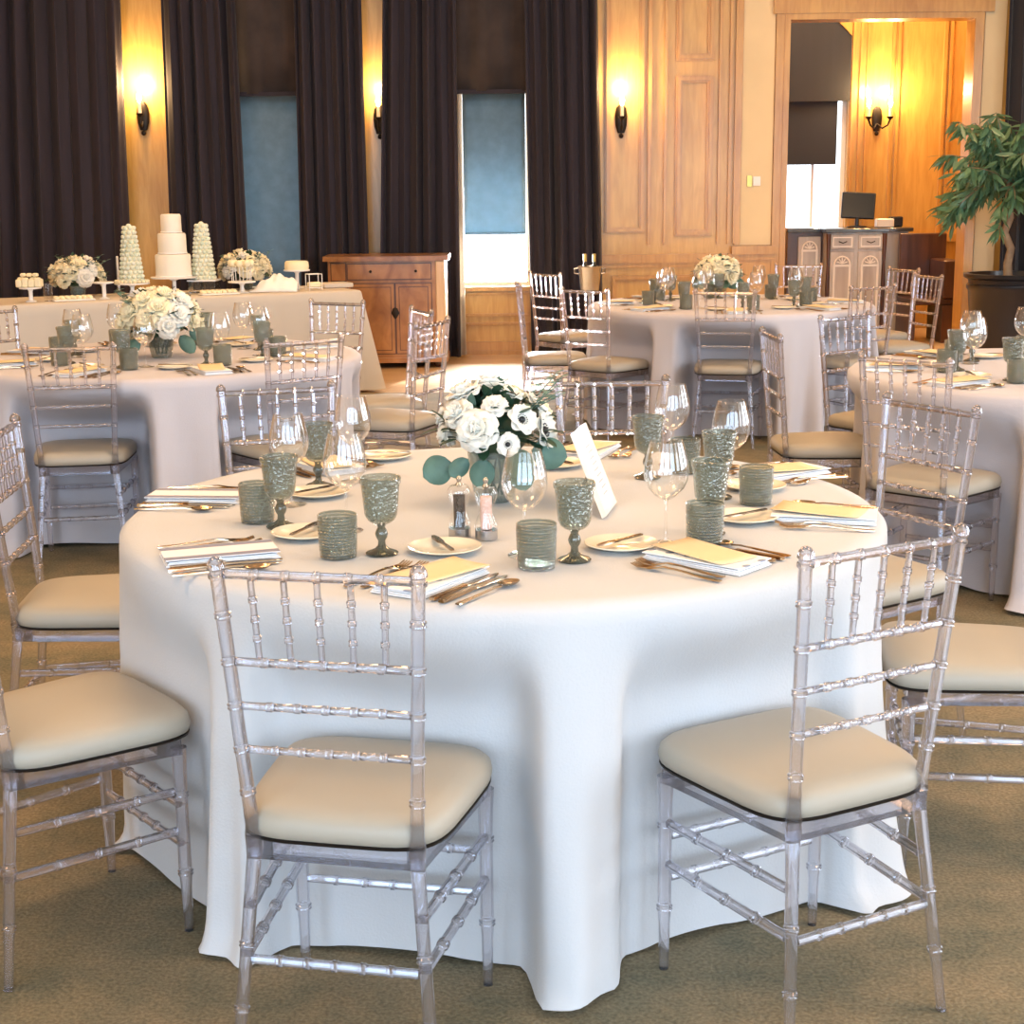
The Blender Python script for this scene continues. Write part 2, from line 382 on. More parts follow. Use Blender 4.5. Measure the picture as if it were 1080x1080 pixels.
# arched head over the alcove window
ar = MB(); n = 14; x0, x1 = AW; zt = AZ1
pts = [(x0+(x1-x0)*i/n, zt-.02-.28*max(0, (i/n-.25)/.75)**2) for i in range(n+1)]
ar.rings([[(x0, YA-.05, zt+.12)]+[(p[0], YA-.05, p[1]) for p in pts]+[(x1, YA-.05, zt+.12)], [(x0, YA+.0, zt+.12)]+[(p[0], YA+.0, p[1]) for p in pts]+[(x1, YA+.0, zt+.12)]], True, True)
S(ar.build('trim_1', M['wood_trim'], flat=True))
# shades in the alcove window
roman = MB().box(AW[0]+.01, YA-.04, Z(107, 860, YA), AW[1]-.0, YA-.015, AZ1-.02).build('roman_shade', M['curtain_navy'])
tag(roman, 'dark fabric shade across the top of the arched alcove window', 'window shade')
rs = MB().box(AW[0]+.02, YA+.03, Z(172, 860, YA), X(883, 150, YA), YA+.04, AZ1-.02)
rs.box(AW[0]+.02, YA+.025, Z(172, 860, YA)-.015, X(883, 150, YA), YA+.045, Z(172, 860, YA))
tag(rs.build('roller_shade', M['shade_dark']), 'dark roller shade pulled half down in the alcove window', 'window shade')

# panel mouldings
def frame(mb, x0, x1, z0, z1, y, w=.045, d=.022):
    """picture-frame moulding standing proud of the wall, stepped"""
    for (o, ww, dd) in ((0, w, d), (w*.25, w*.45, d*1.7)):
        a0, a1, b0, b1 = x0+o, x1-o, z0+o, z1-o
        mb.box(a0, y-dd, b0, a0+ww, y, b1); mb.box(a1-ww, y-dd, b0, a1, y, b1)
        mb.box(a0+ww, y-dd, b0, a1-ww, y, b0+ww); mb.box(a0+ww, y-dd, b1-ww, a1-ww, y, b1)
k = 2
def trim(mb, mat='wood_trim'):
    global k
    S(mb.build('trim_%d' % k, M[mat], flat=True)); k += 1
t = MB(); frame(t, X(638), X(680), Z(247), 3.9, YW, .05); trim(t)
t = MB(); frame(t, X(712), X(752), Z(64, 730), 3.9, YW, .06); frame(t, X(712), X(752), Z(249, 730), Z(80, 730), YW, .06); trim(t)
t = MB()
for a, c in ((683, 687), (700, 703), (757, 760), (768, 771), (774, 781)): t.box(X(a), YW-.03, .98, X(c), YW, 4.25)
trim(t)
# cream panel and its wooden stiles
cp = MB().box(X(782), YW-.012, Z(258, 800), X(815), YW, 4.2); S(cp.build('trim_%d' % k, M['cream_wall'], flat=True)); k += 1
t = MB(); t.box(X(815.5), YW-.04, 0, AX0, YW, 4.25); t.box(X(776), YW-.035, Z(258, 800), X(781.5), YW, 4.25); trim(t)
t = MB(); t.box(W2[1]+.3, YW-.045, Z(277, 700), X(776), YW, Z(268, 700)); t.box(W2[1]+.3, YW-.025, Z(282, 700), X(776), YW, Z(277, 700))
t.box(X(773), YW-.075, Z(268, 795), X(820), YW-.0, Z(259, 795)); t.box(X(775), YW-.05, Z(274, 795), X(818), YW, Z(268, 795)); t.box(X(778), YW-.03, .2, X(816), YW, Z(274, 795))
frame(t, X(645), X(768), .18, Z(290, 700), YW, .05); trim(t)
# alcove casing
t = MB(); t.box(AX0, YW-.05, 0, AX0+.05, YW+T, ZH); t.box(AX1-.06, YW-.05, 0, AX1+.02, YW+T, ZH); t.box(AX0+.0501, YW-.05, ZH-.05, AX1-.0601, YW+T, ZH); t.box(AX0-.1, YW-.06, ZH+.0005, AX1+.1, YW-.0, ZH+.14)
trim(t)
t = MB()
for px in (897, 905, 912, 938, 944, 992, 998): t.box(X(px, 150, YA)-.012, YA-.03, .95, X(px, 150, YA)+.02, YA, 4.2)
t.box(AW[1]+.05, YA-.05, .9, AXR, YA, .98); t.box(AX1-.3, YW-.02, 0, AX1-.28, YW, 0.1); trim(t)
t = MB().box(X(1032), YW-.02, .05, X(1054), YW, 4.2); trim(t, 'cream_wall')
# window base panelling under window 2
t = MB(); x0, x1 = W2[0]+.02, W2[1]-.02
t.box(x0, YW-.06, WZ0-.03, x1, YW, WZ0+.01); frame(t, x0, x1, .02, Z(340, 520), YW, .03, .02); frame(t, x0, x1, Z(334, 520), WZ0-.04, YW, .03, .02); trim(t)
S(MB().box(XL, YW-.025, 0, AX0, YW, .12).build('baseboard_back', M['wood_trim'], flat=True))

# roller shades in the two tall windows
def shade(x0, x1, z0, z1, label):
    r = empty('roller_shade', ((x0+x1)/2, YW+.05, z1)); w = (x1-x0)/2
    MB().grid(lambda u, v: (-w+2*w*u, .006*sin(u*9)*v, -(z1-z0)*v), 12, 8).build('shade_fabric', M['shade'], r, solid=.003)
    MB().box(-w, -.012, -(z1-z0)-.02, w, .012, -(z1-z0)).build('hem_bar', M['shade'], r)
    tag(r, label, 'window shade')
shade(W1[0]+.05, W1[1]-.05, WZ0+.05, WZ1-.02, 'blue grey shade pulled fully down behind the cake table')
shade(W2[0]+.05, W2[1]-.05, Z(245, 520), WZ1-.02, 'blue grey shade half down above bright daylight')

# valances
def valance(x0, x1, label):
    z0 = WZ1-.04; w = x1-x0
    o = MB().grid(lambda u, v: (x0+w*u, YW-.09+.018*sin(u*13)+.01*sin(u*31), 4.2-(4.2-z0)*v), 40, 4).build('valance', M['valance'], solid=.02)
    MB().box(x0, YW-.115, z0-.02, x1, YW-.06, z0+.015).build('valance_trim', M['curtain'], o)
    tag(o, label, 'valance')
valance(W1[0]-.1, W1[1]+.15, 'brown damask valance above the fully shaded window')
valance(W2[0]-.1, W2[1]+.15, 'brown damask valance above the half shaded window')

# curtains
def curtain(top, bot, folds, seed, label, mat='curtain', Y=YW-.22, zb=.01, amp=.07, group='dark velvet curtains'):
    rnd = random.Random(seed); ph = [rnd.uniform(-.5, .5) for _ in range(folds+2)]
    x0t, x1t = X(top[0], 0, Y), X(top[1], 0, Y); x0b, x1b = X(bot[0], 370, Y), X(bot[1], 370, Y)
    def fn(u, v):
        a = x0t+(x0b-x0t)*v; c = x1t+(x1b-x1t)*v
        uu = u*folds; i = int(uu) % (folds+1)
        w = sin(2*pi*uu+ph[i]*.0+.6*sin(u*7+seed))
        s = .75+.35*sin(u*11+seed*2)
        return (a+(c-a)*u+.012*sin(2*pi*uu*2), Y+amp*s*w*(.75+.3*v)+.012*sin(v*5+u*15), 4.25-(4.25-zb)*v)
    o = MB().grid(fn, folds*14, 10).build('curtain', M[mat], solid=.008, angle=3.)
    MB().tube([(x0t-.04, Y, 4.24), (x1t+.04, Y, 4.24)], .02, 8).build('curtain_rod', M['bronze'], o)
    tag(o, label, 'curtain', group); return o
curtain((-95, 129), (-95, 141), 11, 1, 'widest dark velvet curtain, at far left behind the white flowers')
curtain((171, 247), (184, 266), 6, 2, 'dark velvet curtain behind the tiered cake, left of the shaded window')
curtain((311, 381), (320, 392), 6, 3, 'dark velvet curtain hanging behind the left half of the commode')
cl = curtain((409, 481), (401, 486), 6, 4, 'dark velvet curtain behind the right half of the commode')
ln = MB().grid(lambda u, v: (X(484, 370, YW-.2)+.05*u+(.02*v), YW-.22+.02*sin(u*5), 2.3-2.28*v), 4, 6).build('curtain_lining', M['lining'], cl, solid=.004); ln['label'] = 'cream lining edge'
curtain((551, 627), (561, 636), 6, 5, 'dark velvet curtain behind the champagne bucket, right of the bright window')
curtain((1064, 1180), (1050, 1180), 7, 6, 'navy velvet curtain behind the potted tree', 'curtain_navy', YW-.2)

# sconces
def sconce(px, py, Y, label, arms=1, power=26):
    x, _, z = at_y(px, py, Y)
    r = empty('wall_sconce', (x, Y, z-.25))
    bp_ = MB(); bp_.lathe([(0,-.13),(.03,-.125),(.05,-.06),(.055,.02),(.045,.09),(.02,.12),(0,.125)], 14, (0,-.02,.07), 1, .45)
    bp_.ball((0,-.03,-.08), .022, 8, 6); bp_.build('backplate', M['bronze'], r)
    offs = [0] if arms == 1 else [-.11, .11]
    for ox in offs:
        a = MB(); a.tube([(0,-.03,.02), (ox*.4,-.09,-.03), (ox*.8,-.13,0), (ox,-.13,.06)], [.009,.009,.009,.011], 8)
        a.lathe([(0,.05),(.012,.055),(.034,.075),(.036,.085),(0,.08)], 12, (ox,-.13,0)); a.build('arm', M['bronze'], r)
        MB().lathe([(0,.08),(.017,.08),(.017,.17),(0,.172)], 10, (ox,-.13,0)).build('candle_tube', M['candle'], r)
        MB().lathe([(0,.17),(.014,.18),(.024,.215),(.018,.25),(.004,.285),(0,.288)], 10, (ox,-.13,0)).build('bulb', M['bulb'], r)
        L = bpy.data.lights.new('sconce lamp', 'POINT'); L.energy = power/len(offs); L.color = (1.,.62,.27); L.shadow_soft_size = .05
        lo = bpy.data.objects.new('sconce lamp', L); COL.objects.link(lo); lo.location = (x+ox, Y-.15, z+.09)
    tag(r, label, 'wall lamp', 'lit wall sconces'); return r
sconce(150, 100, YW, 'lit bronze wall sconce above the cake, between the two leftmost curtains', 1, 42)
sconce(400, 104, YW, 'lit bronze wall sconce on the narrow wood strip above the commode', 1, 18)
sconce(655, 103, YW, 'lit bronze wall sconce on panelling beside the light switch wall')
sconce(925, 106, YA, 'double-armed lit wall sconce on the alcove panelling', 2, 44)

sw = empty('switch_plate', at_y(793, 191, YW-.013))
MB().box(-.045,-.012,-.05,.0,0,.05).build('brass_plate', M['gold'], sw); MB().box(.01,-.012,-.04,.075,0,.04).build('white_plate', M['white'], sw)
MB().box(.03,-.02,-.012,.045,-.012,.012).build('dial', M['white'], sw)
tag(sw, 'brass and white switch plate on the narrow cream wall panel', 'light switch')

# ------------------------------------------------------------------ the clear chair
def seg_path(P, n):
    """smooth polyline through three points P0,P1,P2 with the bend rounded"""
    out = []
    for i in range(n+1):
        t = i/n; z = P[0][2]+(P[2][2]-P[0][2])*t
        tj = (P[1][2]-P[0][2])/(P[2][2]-P[0][2])
        q = lerp(P[0], P[1], t/tj) if t <= tj else lerp(P[1], P[2], (t-tj)/(1-tj))
        # round the knee
        k_ = max(0, 1-abs(t-tj)/.14); q2 = lerp(P[0], P[2], t)
        out.append(tuple(q[m_]*(1-.25*k_*k_)+q2[m_]*.25*k_*k_ for m_ in range(2))+(z,))
    return out
def bamboo(mb, p0, p1, r, nrings, rr=1.35, ends=True, n=8, skip=0):
    """straight rod with bamboo joint rings"""
    L = math.dist(p0, p1); stops = []
    for i in range(nrings):
        t = (i+1)/(nrings+1); w = .006/L
        stops += [(t-w, r), (t-w*.6, r*rr), (t-w*.1, r*rr*.9), (t+w*.1, r*rr*.9), (t+w*.6, r*rr), (t+w, r)]
    stops = [(0, r)]+stops+[(1, r)]
    mb.tube([lerp(p0, p1, t) for t, _ in stops], [q for _, q in stops], n)
WF, WB, DD, LEAN, SPL, WJ, WLL = .378, .337, .33, .045, .05, .284, .354
def post_pts(s):
    return [(s*WLL/2, -DD/2-SPL, 0), (s*WJ/2, -DD/2, .41), (s*WB/2, -DD/2-LEAN, .91)]
def post_at(s, z):
    P = post_pts(s)
    return lerp(P[0], P[1], z/.41) if z <= .41 else lerp(P[1], P[2], (z-.41)/.5)
def make_chair():
    t = empty('chiavari_chair')
    RZ = [.822, .742, .664, .586, .508]
    for s in (-1, 1):
        zs = []
        def ring(z): return [(z-.006, 1.), (z-.0035, 1.22), (z-.0005, 1.08), (z+.0005, 1.08), (z+.0035, 1.22), (z+.006, 1.)]
        prof = [(0, .78), (.09, .86)] + ring(.12) + [(.2, .95)] + ring(.235) + [(.33, 1.05), (.39, 1.12), (.405, 1.3), (.43, 1.3), (.445, 1.08)]
        for z in reversed(RZ): prof += ring(z)
        prof += [(.885, 1.), (.887, 1.25), (.893, 1.25), (.895, 1.), (.90, 1.), (.903, 1.3), (.912, 1.15), (.919, .7), (.922, .2)]
        mb = MB(); mb.tube([post_at(s, z) for z, _ in prof], [.0118*q for _, q in prof], 12)
        mb.build('back_post', M['acrylic'], t)
        fx = s*WF/2*.97; fy = DD/2
        prof = [(0, .7), (.1, .85)]+ring(.13)+[(.2, 1.)]+ring(.30)+[(.36, 1.1), (.395, 1.25), (.40, 1.25)]
        mb = MB(); mb.tube([(fx, fy, z) for z, _ in prof], [.0135*q for _, q in prof], 12); mb.build('front_leg', M['acrylic'], t)
        for z in (.30, .215):
            mb = MB(); bamboo(mb, add(post_at(s, z), (0,.012,0)), (fx, fy-.013, z+.008), .0095, 3, 1.25); mb.build('side_stretcher', M['acrylic'], t)
    for z in (.275, .19):
        mb = MB(); bamboo(mb, (-WF/2*.97+.013, DD/2, z), (WF/2*.97-.013, DD/2, z), .0085, 5, 1.3); mb.build('front_stretcher', M['acrylic'], t)
    a, b_ = post_at(-1, .21), post_at(1, .21)
    mb = MB(); bamboo(mb, add(a, (.012,0,0)), add(b_, (-.012,0,0)), .0085, 5, 1.3); mb.build('rear_stretcher', M['acrylic'], t)
    for i, (z, r) in enumerate(((.893, .0085), (.742, .0078), (.664, .0072), (.586, .0072))):
        a, b_ = post_at(-1, z), post_at(1, z)
        mb = MB(); bamboo(mb, add(a, (.011,0,0)), add(b_, (-.011,0,0)), r, 5, 1.28); mb.build('top_rail' if i == 0 else 'back_rail', M['acrylic'], t)
    for i in range(5):
        u = (i+1)/6
        a = lerp(post_at(-1, .893-.009), post_at(1, .893-.009), u); b_ = lerp(post_at(-1, .742+.009), post_at(1, .742+.009), u)
        mb = MB(); bamboo(mb, a, b_, .0058, 3, 1.45); mb.build('spindle', M['acrylic'], t)
    # seat frame: trapezoid ring of clear bars
    mb = MB(); c = [(-WJ/2-.006, -DD/2), (WJ/2+.006, -DD/2), (WF/2-.006, DD/2), (-WF/2+.006, DD/2)]
    o_, i_ = 1.03, .80
    mb.rings([[(x*o_, y*o_, .385) for x, y in c], [(x*o_, y*o_, .42) for x, y in c], [(x*i_, y*i_, .42) for x, y in c], [(x*i_, y*i_, .385) for x, y in c], [(x*o_, y*o_, .385) for x, y in c]])
    mb.build('seat_frame', M['acrylic'], t)
    # cushion
    def outline(th, k_, dz):
        e = 5.; cx, sy = cos(th), sin(th)
        rx = math.copysign(abs(cx)**(2/e), cx); ry = math.copysign(abs(sy)**(2/e), sy)
        w = (.192+.02*(ry+1)/2) - .012*(1-ry)/2
        return (rx*w*k_, ry*.200*k_+.018, dz)
    prof = [(.94, .422), (.985, .428), (1., .442), (.985, .458), (.93, .470), (.8, .477), (.55, .482), (.25, .484)]
    mb = MB(); mb.rings([[outline(2*pi*j/40, k_, z) for j in range(40)] for k_, z in prof], True, True)
    cu = mb.build('cushion', M['cushion'], t, angle=1.3)
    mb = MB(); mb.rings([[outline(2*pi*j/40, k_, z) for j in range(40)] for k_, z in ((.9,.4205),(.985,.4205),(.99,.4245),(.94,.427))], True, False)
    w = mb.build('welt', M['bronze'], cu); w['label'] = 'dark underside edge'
    tag(t, 'clear acrylic chiavari chair', 'chair'); return t
chair = make_chair()
CH = [
 (-.269, 2.54, -.206, 'clear chiavari chair nearest the camera, its back before the front of the near table', 0),
 (.526, 2.659, .49, 'clear chiavari chair at right front of the near table, its ivory seat turned aside', 0),
 (-.921, 2.934, -.885, 'clear chiavari chair with ivory seat cut by the left edge, nearest on that side', 0),
 (-1.10, 3.86, -1.50, 'clear chiavari chair half out at left, tucked to the left side of the near table', 0),
 (-.662, 4.421, 3.398, 'clear chiavari chair facing us across the near table, left of its white flowers', 0),
 (.318, 4.511, 3.149, 'clear chiavari chair facing us across the near table, right of its white flowers', 0),
 (.963, 4.017, 2.08, 'clear chiavari chair at the right rear of the near table, tilted back rails', 0),
 (1.05, 3.30, 1.42, 'clear chiavari chair with pale seat cut by the right edge beside the near table', 0),
 (-1.761, 6.174, .146, 'clear chiavari chair seen from behind at the front of the left table', 1),
 (-.947, 6.293, .611, 'clear chiavari chair at the front right of the left table, before its wine glasses', 1),
 (-.546, 6.983, 1.171, 'clear chiavari chair with tan seat at right of the left table, the nearer of two', 1),
 (-.637, 7.536, 1.925, 'clear chiavari chair at right of the left table, the farther of two', 1),
 (-1.027, 8.045, 2.656, 'clear chiavari chair behind the left table in front of the cake table corner', 1),
 (-2.52, 7.75, -2.2, 'clear chiavari chair at far left behind the left table, mostly out of frame', 1),
 (1.279, 8.932, -.242, 'clear chiavari chair seen from behind at the front of the far round table', 2),
 (.576, 9.142, -.703, 'clear chiavari chair at front left of the far round table with tan seat', 2),
 (.265, 9.518, -1.519, 'clear chiavari chair side on against the bright window at left of the far table', 2),
 (.416, 10.9, -.924, 'clear chiavari chair below the champagne bucket at the far table', 2),
 (2.032, 9.174, .51, 'clear chiavari chair at front right of the far round table', 2),
 (2.539, 9.99, 1.833, 'clear chiavari chair seen edge on at right of the far table', 2),
 (2.591, 10.766, 1.961, 'clear chiavari chair behind the edge-on chair, right of the far table', 2),
 (2.146, 11.377, 2.974, 'clear chiavari chair behind the far table in front of the carved cabinet', 2),
 (1.264, 6.167, -1.529, 'clear chiavari chair seen edge on at the left of the right-hand table', 3),
 (1.662, 6.819, -2.474, 'clear chiavari chair at the rear left of the right-hand table', 3),
 (1.502, 5.372, -.759, 'clear chiavari chair with tan seat seen from behind at front of right-hand table', 3),
 (2.62, 7.1, 2.75, 'clear chiavari chair behind the right-hand table, cut by the right edge', 3),
]
GR = ['chairs around the near table', 'chairs around the left table', 'chairs around the far table', 'chairs around the right-hand table']
for x, y, a, lab, g in CH: place(chair, (x, y, 0), a, lab, GR[g])

# ------------------------------------------------------------------ tables and cloths
def push_cloth(x, y, z):
    """the hanging cloth is pushed in where a chair seat stands against it"""
    for hx, hy, ha, _, _ in CH:
        dx, dy = x-hx, y-hy
        if dx*dx+dy*dy > .3: continue
        ca, sa = cos(ha), sin(ha); lx_, ly_ = dx*ca+dy*sa, -dx*sa+dy*ca
        if ly_ > .235 or ly_ < -.35: continue
        sm = lambda q: max(0., min(1., q))**2*(3-2*max(0., min(1., q)))
        w = sm((.31-abs(lx_))/.085)*sm((.72-z)/.2)
        if w <= 0: continue
        m_ = (.235-ly_)*w; x += -sa*m_; y += ca*m_
    return x, y
def round_table(cx, cy, rad, seed, lab, labc, mat, nf=17, flare=.035):
    t = empty('round_table', (cx, cy, 0))
    MB().lathe([(0,.725),(rad-.012,.725),(rad-.006,.735),(rad-.006,.75),(rad-.012,.755),(0,.755)], 48).build('tabletop', M['darkwood'], t)
    for q in range(4):
        a = q*pi/2+.4
        MB().tube([(cos(a)*.42, sin(a)*.42, .725), (cos(a)*.5, sin(a)*.5, .35), (cos(a)*.55, sin(a)*.55, 0)], .016, 8).build('leg', M['bronze'], t)
    tag(t, lab, 'table', 'round banquet tables')
    rnd = random.Random(seed); ph = rnd.uniform(0, 6); am = [rnd.uniform(.6, 1.4) for _ in range(64)]
    def prof(u, v):
        th = 2*pi*u
        if v < .28:     # the flat top
            r = rad*math.sqrt(v/.28)*.998 if v > 0 else 0.; return (r*cos(th), r*sin(th), .7602)
        w = (v-.28)/.72
        e = min(1., w/.03)
        z = .7602-.006*e-.748*max(0, w-.0)
        f = sin(nf*th+ph+1.3*sin(2*th+seed)+.6*sin(5*th)); g = sin((nf*2+1)*th+2*ph)
        a_ = am[int(u*nf) % 64]
        ww = max(0, w-.04)
        f = f*.6+.4*math.copysign(abs(f)**.5, f)
        rr = rad+.004*e+flare*ww**1.2+(.036*f*(.55+.75*(.5+.5*sin(2*th+seed)))+.013*g+.015*sin(3*th+ph)+.0045*sin(41*th+4*sin(3*th)+2*w)+.003*sin(67*th+3*w))*ww**.8*(.7+.6*ww)
        # cloth breaks on the floor
        if w > .93: rr += .032*(w-.93)/.07*(1+.9*sin(7*th+ph)+.4*sin(19*th))
        z = max(.006+.006*(1+f), z)
        px_, py_ = push_cloth(cx+rr*cos(th), cy+rr*sin(th), z)
        return (px_-cx, py_-cy, z)
    c = MB().grid(prof, 360, 48, True).build('tablecloth', M[mat], angle=3.1)
    c.location = (cx, cy, 0)
    tag(c, labc, 'tablecloth', 'round linen tablecloths')
MC = (-.02, 3.497); LC = (-1.56, 6.92); FC = (1.40, 9.72); RC = (2.24, 6.03)
round_table(*MC, .875, 3, 'round banquet table hidden under the near white cloth', 'white linen cloth falling to the floor from the near round table', 'cloth', 13)
round_table(*LC, .875, 5, 'round banquet table hidden under the left grey cloth', 'grey linen cloth on the left round table before the cake table', 'cloth_grey', 15)
round_table(*FC, .90, 8, 'round banquet table hidden under the far grey cloth', 'grey linen cloth on the far round table before the panelled wall', 'cloth_grey', 17)
round_table(*RC, .875, 11, 'round banquet table hidden under the right-hand cloth', 'grey linen cloth on the right-hand round table cut by the frame', 'cloth_grey', 16)

# ------------------------------------------------------------------ tableware prototypes
TZ = .7615
def wall_glass(prof, th, base):
    """closed profile: outside going up, inside coming down"""
    ins = [(max(.0005, r-th), z) for r, z in reversed(prof) if z > base]
    ins.append((0, ins[-1][1])); return [(0, prof[0][1])]+prof+[(prof[-1][0]-th/2, prof[-1][1]+th*.5)]+ins
def make_tumbler(n=28):
    pr = []; h = .088
    for i in range(67):
        z = h*i/66; r = .0375+.003*(z/h)
        if .012 < z < .078: r += .0009*abs(sin(z*pi/.0066))
        if i == 0: r = .034
        pr.append((r, z))
    o = MB().lathe(wall_glass(pr, .003, .009), n).build('glass_tumbler', M['smoke_rib'])
    MB().lathe([(0,.0012),(.031,.0012),(.033,.004),(.033,.0078),(0,.0078)], n).build('thick_base', M['smoke_dark'], o)
    return tag(o, None, 'glass')
def make_goblet():
    foot = [(.033, 0), (.034, .003), (.030, .006), (.016, .011), (.0085, .018), (.0075, .028), (.012, .036), (.0135, .043), (.011, .050), (.0075, .056), (.010, .062)]
    bowl = [(.010, .062), (.020, .066), (.029, .073), (.0335, .083), (.0355, .1), (.037, .12), (.039, .14), (.0395, .143), (.0385, .146), (.042, .149), (.0425, .160)]
    o = empty('stemmed_goblet')
    MB().lathe([(0, 0)]+foot+[(0, .062)], 24).build('stem', M['smoke_dark'], o)
    MB().lathe(wall_glass(bowl, .003, .068), 24).build('bowl', M['smoke'], o)
    return tag(o, None, 'glass')
def make_wine():
    o = empty('wine_glass')
    MB().lathe([(0, 0), (.036, 0), (.036, .0018), (.02, .004), (.006, .009), (.0034, .02), (.003, .06), (.0035, .088), (.006, .094), (0, .095)], 24).build('stem', M['crystal'], o)
    b_ = [(.002, .094), (.012, .097), (.026, .106), (.038, .120), (.0455, .138), (.0475, .152), (.0455, .172), (.040, .196), (.0345, .218)]
    MB().lathe(wall_glass(b_, .0011, .096), 28).build('bowl', M['crystal'], o)
    return tag(o, None, 'wine glass')
def make_plate():
    o = MB().lathe([(0,.0),(.045,.0),(.05,.003),(.075,.010),(.0775,.012),(.076,.0135),(.05,.007),(.045,.005),(0,.005)], 32).build('bread_plate', M['porcelain'])
    return tag(o, None, 'plate')
def flat_shape(mb, stations, z=.002, th=.0018, x0=0.):
    """a strip: stations (y, halfwidth, zoff)"""
    rings = [[(x0-w, y, z+zo), (x0+w, y, z+zo), (x0+w*.9, y, z+zo+th), (x0-w*.9, y, z+zo+th)] for y, w, zo in stations]
    mb.rings(rings, True, True)
def make_fork():
    mb = MB()
    flat_shape(mb, [(-.1, .005, 0), (-.09, .0065, 0), (-.06, .005, .001), (0, .0028, .006), (.03, .003, .007), (.045, .008, .004), (.055, .0115, .002), (.062, .012, .002)], th=.0025)
    for i in range(4):
        x = -.0096+.0064*i
        flat_shape(mb, [(.062, .0019, .002), (.085, .0018, .001), (.103, .0008, .006)], x0=x, th=.002)
    o = mb.build('fork', M['steel'], flat=False); return tag(o, None, 'fork')
def make_knife():
    mb = MB()
    flat_shape(mb, [(-.11, .006, 0), (-.1, .0075, 0), (-.06, .006, 0), (-.01, .0045, .001), (0, .006, .001)], th=.006)
    flat_shape(mb, [(0, .005, .002), (.02, .0085, .002), (.09, .0085, .001), (.108, .005, 0), (.115, .001, 0)], th=.0018)
    o = mb.build('table_knife', M['steel']); return tag(o, None, 'knife')
def make_butter():
    mb = MB()
    flat_shape(mb, [(-.07, .004, 0), (-.06, .0055, 0), (-.01, .004, 0), (0, .0045, 0), (.01, .0075, .0), (.05, .0085, 0), (.068, .004, 0)], th=.003)
    o = mb.build('butter_knife', M['darksteel']); return tag(o, None, 'knife')
def make_spoon():
    mb = MB()
    flat_shape(mb, [(-.1, .005, 0), (-.09, .0065, 0), (-.05, .004, .001), (.02, .0028, .004), (.04, .004, .002)], th=.0025)
    mb.lathe([(0,.0),(.008,.0005),(.015,.003),(.019,.007),(.018,.007),(.013,.0035),(0,.002)], 16, (0,.065,.0015), 1, 1.45)
    o = mb.build('spoon', M['steel']); return tag(o, None, 'spoon')
def make_napkin(mat):
    o = empty('napkin')
    mb = MB()
    for q in range(3):
        s_ = 1-.03*q; w, l = .058*s_, .115*s_; z0 = .0015+.0032*q
        mb.grid(lambda u, v: ((-w+2*w*u)+.002*sin(v*6+q), -l+2*l*v, z0+.0012*sin(u*5+q)+.001*sin(v*8+q)), 8, 12)
        n0 = len(mb.v)
        mb.rings([[( (-w)+.0, -l, z0-.001), (w, -l, z0-.001), (w, l, z0-.001), (-w, l, z0-.001)], [(-w, -l, z0+.0018), (w, -l, z0+.0018), (w, l, z0+.0018), (-w, l, z0+.0018)]], True, True)
    mb.build('folded_layers', M['napkin'], o)
    MB().box(-.058, -.115, .0125, .058, .115, .0145).build('top_layer', M[mat], o)
    return tag(o, None, 'napkin')
def make_card():
    mb = MB(); w, l = .052, .098
    mb.grid(lambda u, v: (-w+2*w*u, -l+2*l*v, .001+.006*(2*u-1)**2*.4+.004*v*v), 6, 6)
    o = mb.build('menu_card', M['card'], solid=.0012); return tag(o, None, 'menu card')
P = {}
P['tumbler'] = make_tumbler(); P['goblet'] = make_goblet(); P['wine'] = make_wine(); P['plate'] = make_plate()
P['fork'] = make_fork(); P['knife'] = make_knife(); P['butter'] = make_butter(); P['spoon'] = make_spoon()
P['nap_s'] = make_napkin('napkin_stripe'); P['nap_b'] = make_napkin('napkin_block'); P['nap_w'] = make_napkin('napkin'); P['card'] = make_card()
LABN = {'tumbler': 'grey green ribbed tumbler', 'goblet': 'grey green stemmed goblet', 'wine': 'clear stemmed wine glass', 'plate': 'small cream bread plate', 'card': 'cream menu card on the napkin',
        'nap_s': 'grey striped folded white napkin', 'nap_b': 'block printed folded white napkin', 'nap_w': 'plain folded white napkin', 'butter': 'butter knife lying on the bread plate', 'spoon': 'steel spoon'}
